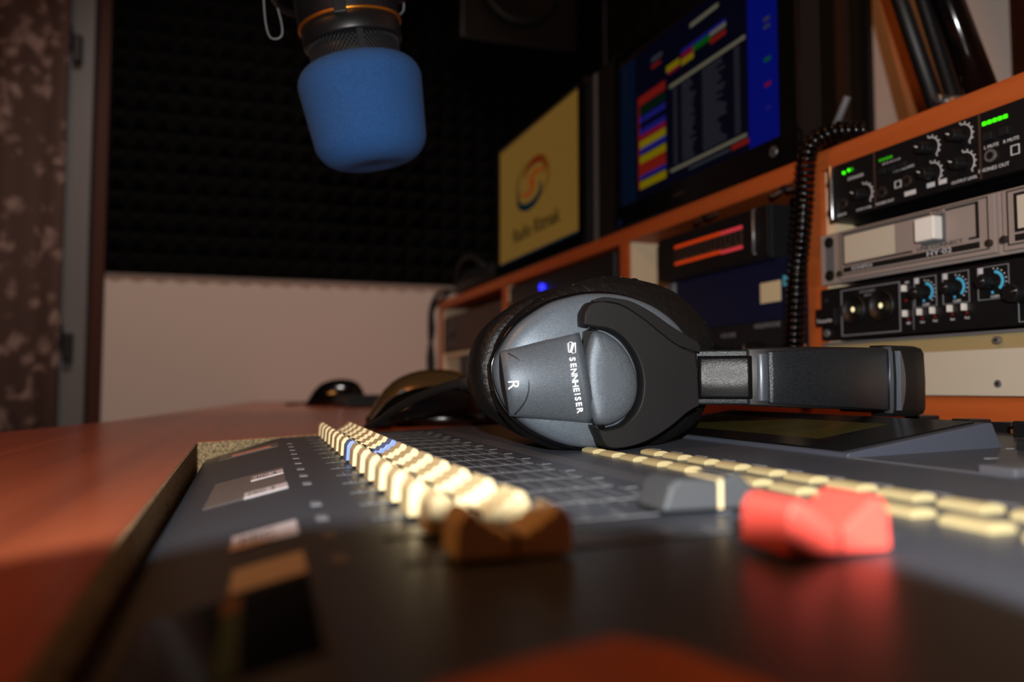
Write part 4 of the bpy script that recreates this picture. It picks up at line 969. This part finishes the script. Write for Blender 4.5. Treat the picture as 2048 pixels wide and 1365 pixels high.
# coiled cord with its plug draped over the front edge
org = (-0.012, 0.16, 0.2405)
cc = rthing('coiled_cord', 'black coiled headphone cord with metal plug draped over the shelf edge', 'cord', org)
ctr = crom([(0.022, 0.134, 0.2525), (0.012, 0.142, 0.2535), (0.000, 0.150, 0.2530), (-0.013, 0.160, 0.2440), (-0.017, 0.163, 0.2250), (-0.017, 0.1665, 0.195), (-0.016, 0.172, 0.165), (-0.016, 0.177, 0.140), (-0.016, 0.1805, 0.110), (-0.016, 0.183, 0.085), (-0.016, 0.185, 0.060), (-0.015, 0.186, 0.040), (-0.010, 0.186, 0.0300)], 12)
L = [0.0]
for a, b_ in zip(ctr[:-1], ctr[1:]): L.append(L[-1]+(b_-a).length)
turns = L[-1]/0.0058; pts = []; up = Vector((1, 0, 0)); NS = int(turns*12)
j = 0
for i in range(NS+1):
    d = L[-1]*i/NS
    while j < len(L)-2 and L[j+1] < d: j += 1
    t = (d-L[j])/max(1e-9, L[j+1]-L[j]); p = ctr[j].lerp(ctr[j+1], t); tg = (ctr[j+1]-ctr[j]).normalized()
    up = (up-tg*up.dot(tg)).normalized(); sd = tg.cross(up); g = 2*PI*turns*i/NS
    pts.append(p+up*math.cos(g)*0.0068+sd*math.sin(g)*0.0068)
mb = MB(); mb.tube(pts, 0.0021, 'black_gloss', 7); mb.build('coil', cc, org)
mb = MB(); mb.cyl((0.028, 0.182, 0.2545), (0.028, 0.170, 0.2690), 0.0052, 'black', 16); mb.cyl((0.028, 0.182, 0.2605), (0.028, 0.160, 0.2920), 0.0034, 'panel_grey_dark', 16); mb.cyl((0.036, 0.172, 0.2450), (0.034, 0.160, 0.2680), 0.0042, 'device_dark', 14); mb.build('plug', cc, org, bevel=0.0006)
mb = MB(); mb.tube(crom([(0.036, 0.112, 0.2525), (0.040, 0.15, 0.244), (0.036, 0.172, 0.2450)], 6), 0.0022, 'black', 8); mb.build('cord_end', cc, org)
# small clutter of cable clips beneath the shelf board
for s_ in (0.215, 0.345):
    o2 = (0.003, s_, 0.2225)
    u = rthing('cable_clip', 'shiny cable clip under the front of the shelf board, '+('near the coiled cord' if s_ < 0.3 else 'above the orange display'), 'clip', o2)
    mb = MB(); mb.tube(crom([(0.004, s_-0.022, 0.2195), (0.0, s_-0.01, 0.2165), (0.004, s_, 0.2200), (0.0, s_+0.012, 0.2160), (0.004, s_+0.022, 0.2195)], 5), 0.0014, 'chrome' if s_ < 0.3 else 'panel_brown', 8)
    mb.box((0.0, s_-0.003, 0.2185), (0.01, s_+0.003, 0.2225), 'black'); mb.build('clip', u, o2)

# ================================================================== MICROPHONE
mc = Vector((0.0655, 0.5565, 0.2290))
tiltM = Matrix.Translation(mc) @ Matrix.Rotation(-YAW, 4, 'Z') @ Matrix.Rotation(math.radians(-10), 4, 'Y') @ Matrix.Rotation(math.radians(6), 4, 'X')
mic = bpy.data.objects.new('studio_microphone', None); COL.objects.link(mic); mic.matrix_world = tiltM
tag(mic, 'black studio microphone with a blue foam cover hanging upside down', 'microphone')
mb = MB()
def sq(r, z0, z1, rc_b, rc_t, n=7, rb=None):
    pr = []
    rb = rb or r
    for i in range(n+1):
        a = PI/2*i/n; pr.append((rb-rc_b+rc_b*math.sin(a), z0+rc_b-rc_b*math.cos(a)))
    for i in range(n+1):
        a = PI/2*i/n; pr.append((r-rc_t+rc_t*math.cos(a), z1-rc_t+rc_t*math.sin(a)))
    return pr
pr = [(0.0, -0.0362), (0.008, -0.0363), (0.014, -0.0368)]+[(p[0], p[1]) for p in sq(0.0440, -0.0370, 0.0365, 0.020, 0.015, rb=0.0402)]+[(0.0305, 0.0368)]
# rounder belly
mb.lathe(pr, 'foam_blue', 56, caps=False); mb.build('foam_windscreen', mic)['label'] = 'light blue foam cover'
mb = MB(); mb.lathe([(0.0300, 0.030), (0.0308, 0.034), (0.0318, 0.0495)], 'mic_mesh' if 'mic_mesh' in MATS else 'mic_black', 56)
# raised diamond lattice of the grille
for sgn in (1, -1):
    for k in range(64):
        pts = []
        for i in range(7):
            t = i/6; g = 2*PI*k/64+sgn*t*0.40; z = 0.034+0.015*t; r_ = 0.0311+0.0009*t; pts.append((r_*math.cos(g), r_*math.sin(g), z))
        mb.tube(pts, 0.00030, 'device_dark', 5)
mb.build('grille', mic)
mb = MB(); g = -PI/2+0.30
mb.box((-0.0022, -0.0006, 0.034), (0.0022, 0.0010, 0.0495), 'mic_black', Matrix.Rotation(g+PI/2, 4, 'Z') @ Matrix.Translation((0, -0.0326, 0))); mb.build('grille_strut', mic)
mb = MB(); mb.lathe([(0.0318, 0.0488), (0.0345, 0.0492), (0.0350, 0.0505), (0.0350, 0.0615), (0.0345, 0.0620), (0.0345, 0.0635), (0.036, 0.0640), (0.036, 0.135), (0.028, 0.150), (0.010, 0.155)], 'mic_black', 56); mb.build('body', mic)
mb = MB(); mb.lathe([(0.0350, 0.0615), (0.0365, 0.0617), (0.0365, 0.0633), (0.0350, 0.0635)], 'gold', 56, caps=False); mb.build('gold_ring', mic)
mb = MB(); mb.box((-0.0042, -0.0378, 0.0595), (0.0042, -0.034, 0.090), 'mic_black'); mb.build('clamp', mic, bevel=0.0005)
# shock mount
sm = bpy.data.objects.new('shock_mount', None); COL.objects.link(sm); sm.matrix_world = tiltM
tag(sm, 'black wire shock mount around the top of the studio microphone', 'shock mount')
mb = MB()
for z, rr in ((0.088, 0.0490), (0.128, 0.0520)):
    mb.tube([(rr*math.cos(2*PI*i/48), rr*math.sin(2*PI*i/48), z) for i in range(48)], 0.0022, 'mic_black', 8, closed=True)
for k in range(4):
    g = PI/4+k*PI/2; mb.cyl((0.049*math.cos(g), 0.049*math.sin(g), 0.088), (0.052*math.cos(g), 0.052*math.sin(g), 0.128), 0.002, 'mic_black', 8)
mb.build('cage', sm)
for k, g in enumerate((PI-0.12, 0.08, PI/2, -PI/2-0.9, 0.9)):
    mb = MB(); ca, sa = math.cos(g), math.sin(g); cx, cy = 0.0545*ca, 0.0545*sa; tx, ty = -sa, ca
    zb = 0.0665 if k == 0 else 0.0790 if k == 1 else 0.083
    P_ = [(cx-tx*0.004, cy-ty*0.004, 0.100), (cx-tx*0.0062, cy-ty*0.0062, zb+0.012), (cx-tx*0.0045, cy-ty*0.0045, zb), (cx+tx*0.0045, cy+ty*0.0045, zb), (cx+tx*0.0062, cy+ty*0.0062, zb+0.012), (cx+tx*0.004, cy+ty*0.004, 0.100)]
    # hooks are seen broadside from the desk
    if k < 2: P_ = [(cx+(p[0]-cx)*0+q, cy-0.001, p[2]) for p, q in zip(P_, (-0.003, -0.0055, -0.004, 0.004, 0.0055, 0.003))]
    mb.tube(crom(P_, 3), 0.0007, 'panel_grey_dark', 8); mb.build('wire_hook', sm)
mb = MB()
for k in range(8):
    g = k*PI/4+0.3; g2 = g+0.5
    mb.cyl((0.0365*math.cos(g), 0.0365*math.sin(g), 0.105), (0.050*math.cos(g2), 0.050*math.sin(g2), 0.089 if k % 2 else 0.127), 0.0011, 'black_rubber', 6)
mb.build('elastic_cord', sm)
mb = MB(); mb.cyl((0.052*math.cos(PI/4), 0.052*math.sin(PI/4), 0.128), (0.045, 0.045, 0.175), 0.0035, 'mic_black', 10); mb.build('mounting_stem', sm)
mtop = tiltM @ Vector((0.045, 0.045, 0.172))
# articulated boom arm: base on the shelf, up out of the frame and over to the microphone
armb = RW(0.15, 0.16, 0.2405)
arm = thing('microphone_boom_arm', 'black microphone boom arm with twin tubes rising from the shelf', 'boom arm', armb, RA)
org = (0.15, 0.16, 0.2405)
def ext(p0, p1, z): t = (z-p0[2])/(p1[2]-p0[2]); return tuple(a+(b_-a)*t for a, b_ in zip(p0, p1))
Ap, Aq = (0.15, 0.1767, 0.3078), (0.15, 0.2140, 0.4269); Bp, Bq = (0.15, 0.1573, 0.3082), (0.15, 0.1871, 0.4141); Cp, Cq = (0.15, 0.1288, 0.3050), (0.15, 0.1592, 0.4008)
mb = MB(); mb.cyl(ext(Ap, Aq, 0.262), ext(Ap, Aq, 0.85), 0.0082, 'black', 16); mb.build('lower_tube', arm, org)
mb = MB(); mb.cyl(ext(Bp, Bq, 0.300), ext(Bp, Bq, 0.85), 0.0050, 'black', 16)
for i in range(110):
    z = 0.305+i*0.0034; p = Vector(ext(Bp, Bq, z)); q = Vector(ext(Bp, Bq, z+0.0017)); mb.cyl(p, q, 0.0068, 'device_dark', 12)
mb.build('spring', arm, org)
mb = MB(); mb.cyl(ext(Cp, Cq, 0.262), ext(Cp, Cq, 0.85), 0.0135, 'black_gloss', 18); mb.build('lower_tube', arm, org)
mb = MB(); mb.box((0.141, 0.140, 0.2405), (0.159, 0.185, 0.264), 'black'); mb.box((0.12, 0.09, 0.2405), (0.18, 0.20, 0.252), 'black'); mb.build('base_clamp', arm, org, bevel=0.002)
mb = MB(); mb.cyl((0.146, 0.150, 0.278), (0.146, 0.152, 0.302), 0.0085, 'steel', 14); mb.cyl((0.130, 0.157, 0.302), (0.165, 0.157, 0.302), 0.0045, 'chrome', 12); mb.build('joint', arm, org, bevel=0.001)
eA = ext(Bp, Bq, 0.85)
mb = MB(); mb.box((eA[0]-0.02, eA[1]-0.05, 0.835), (eA[0]+0.02, eA[1]+0.05, 0.875), 'black'); mb.build('elbow', arm, org, bevel=0.003)
Minv = (Matrix.Translation(RW(0, 0, 0)) @ Matrix.Rotation(RA, 4, 'Z')).inverted()
lm = Minv @ mtop
mb = MB(); mb.tube([(eA[0], eA[1], 0.86), (lm.x+0.06, lm.y+0.03, 0.62)], 0.0085, 'black', 14); mb.tube(crom([(lm.x+0.06, lm.y+0.03, 0.62), (lm.x+0.02, lm.y+0.01, 0.52), (lm.x, lm.y, lm.z)], 6), 0.005, 'black', 12); mb.build('upper_tube', arm, org)
# leaning boards behind the arm
for nm, p0, p1, hw, lab in (('leaning_board', (0.25, 0.2875, 0.3474), (0.25, 0.3253, 0.4974), 0.012, 'light orange wooden batten leaning against the white wall left of the boom arm'),
                            ('leaning_board', (0.25, 0.2220, 0.347), (0.25, 0.2540, 0.466), 0.011, 'wooden batten leaning behind the boom arm tubes')):
    b0 = ext(p0, p1, 0.2405); b1 = ext(p0, p1, 0.95); o2 = (b0[0], b0[1], 0.2405)
    o = rthing(nm, lab, 'board', o2)
    mb = MB(); mb.add([(b0[0], b0[1]-hw, b0[2]), (b0[0], b0[1]+hw, b0[2]), (b1[0], b1[1]+hw, b1[2]), (b1[0], b1[1]-hw, b1[2]), (b0[0]+0.015, b0[1]-hw, b0[2]), (b0[0]+0.015, b0[1]+hw, b0[2]), (b1[0]+0.015, b1[1]+hw, b1[2]), (b1[0]+0.015, b1[1]-hw, b1[2])],
                      [(0, 1, 2, 3), (4, 5, 6, 7), (0, 1, 5, 4), (1, 2, 6, 5), (2, 3, 7, 6), (3, 0, 4, 7)], 'pine'); mb.build('board', o, o2)
mb = MB(); mb.box((0.885, 0.700, 0.2), (0.8995, 0.728, 1.7), 'brown_frame'); tag(mb.build('trim_1'), kind='structure')

# ================================================================== THINGS ON THE DESK BEYOND THE CONSOLE
def mouse(name, label, loc, rz, L, W, Hh, body, strip_m=None, cable=True):
    o = thing(name, label, 'computer mouse', loc, rz)
    rings = []
    for i in range(15):
        t = i/14; y = (t-0.5)*L; w_ = W/2*max(0.05, (1-abs(2*t-1)**2.6))**0.5*(0.92+0.08*math.cos(PI*t)); h_ = Hh*max(0.04, (1-abs(2*t-0.85)**2.2/1.55))**0.7*max(0.05, 1-abs(2*t-1)**8)
        rings.append([Vector((w_*math.cos(2*PI*k/28), y, max(0.0, 0.004+(h_-0.004)*math.sin(2*PI*k/28) if math.sin(2*PI*k/28) > 0 else 0.004+0.004*math.sin(2*PI*k/28)))) for k in range(28)])
    mb = MB(); mb.loft(rings, body, True, True); mb.build('shell', o)
    mb = MB(); mb.cyl((-0.003, L*0.22, Hh*0.72), (0.003, L*0.22, Hh*0.72), 0.0062, 'black_rubber', 14); mb.build('scroll_wheel', o)
    if cable: mb = MB(); mb.tube(crom([(0, L/2-0.003, 0.006), (0.02, L/2+0.03, 0.002), (0.08, L/2+0.05, 0.002), (0.14, L/2+0.03, 0.002)], 6), 0.0016, 'black_rubber', 8); mb.build('cord', o)
    return o
mouse('computer_mouse', 'small black mouse far back on the desk near the white wall', (0.128, 1.50, 0.0), math.radians(78), 0.115, 0.066, 0.050, 'black_gloss')
nm = mouse('computer_mouse', 'black and bronze glossy mouse just beyond the mixing console', (0.146, 0.700, 0.0), math.radians(80), 0.120, 0.070, 0.036, 'black_gloss', cable=False)
nm2 = mouse('computer_mouse', 'bronze domed mouse behind the black glossy one', (0.160, 0.80, 0.0), math.radians(75), 0.125, 0.070, 0.053, 'bronze', cable=False)
nm['label'] = 'glossy black mouse just beyond the mixing console, under the headphone cable'
# keyboard beyond the mice
u = thing('keyboard', 'thin dark keyboard lying behind the far black mouse', 'keyboard', (0.250, 1.42, 0.0), math.radians(8))
mb = MB(); mb.box((-0.13, -0.06, 0.0), (0.13, 0.06, 0.016), 'black'); mb.build('case', u, bevel=0.003)
mb = MB()
for i in range(15):
    for j in range(5): mb.box((-0.124+i*0.0166, -0.053+j*0.021, 0.016), (-0.1095+i*0.0166, -0.035+j*0.021, 0.021), 'device_dark')
mb.build('keys', u)
# speaker mounted high in the corner
u = thing('wall_speaker', 'black box speaker mounted high in the corner on the foam', 'speaker', (0.605, 1.87, 0.895))
mb = MB(); mb.box((0.435, 1.79, 0.875), (0.735, 1.957, 1.35), 'black'); mb.build('cabinet', u, u.location, bevel=0.004)
mb = MB(); mb.lathe([(0.0, 0.0), (0.03, 0.004), (0.085, 0.016), (0.095, 0.020), (0.10, 0.014)], 'black_rubber', 32, Matrix.Translation((0.58, 1.785, 1.02)) @ Matrix.Rotation(PI/2, 4, 'X'), caps=False); mb.build('woofer', u, u.location)
mb = MB(); mb.lathe([(0.0, 0.0), (0.012, 0.004), (0.03, 0.008), (0.035, 0.004)], 'black_rubber', 24, Matrix.Translation((0.58, 1.785, 1.22)) @ Matrix.Rotation(PI/2, 4, 'X'), caps=False); mb.build('tweeter', u, u.location)
mb = MB(); mb.box((0.55, 1.957, 0.98), (0.62, 1.995, 1.15), 'black'); mb.build('bracket', u, u.location)

# ================================================================== THE PHOTOGRAPHER'S CAMERA (behind the view, casts the shade at the bottom)
pc = bpy.data.objects.new('photo_camera', None); COL.objects.link(pc); pc.location = (0, 0, 0.034); pc.rotation_euler = (0, 0, -YAW)
tag(pc, 'black camera whose lens rests on the mixing console, flash raised', 'camera')
mb = MB()
def sup(a, b_, y, n=64):
    out = []
    for k in range(n):
        c_, s_ = math.cos(2*PI*k/n), math.sin(2*PI*k/n); e = 2.1 if c_ > 0 else 2.6; aa = a*(0.85 if c_ > 0 else 1.0)
        out.append(Vector((aa*abs(c_)**(2/e)*(1 if c_ >= 0 else -1), y, b_*abs(s_)**(2/e)*(1 if s_ >= 0 else -1))))
    return out
mb.loft([sup(0.0490, 0.0325, -0.002), sup(0.0505, 0.0335, -0.003), sup(0.047, 0.0335, -0.022), sup(0.036, 0.0320, -0.034), sup(0.034, 0.031, -0.062), sup(0.031, 0.029, -0.066), sup(0.034, 0.030, -0.034), sup(0.0490, 0.0325, -0.002)], 'black')
mb.build('shadow_hood', pc)  # unseen hood, made wide and lopsided to shape the foreground shadow
mb = MB(); mb.box((-0.062, -0.125, -0.031), (0.062, -0.064, 0.034), 'black'); mb.build('camera_body', pc, bevel=0.006)
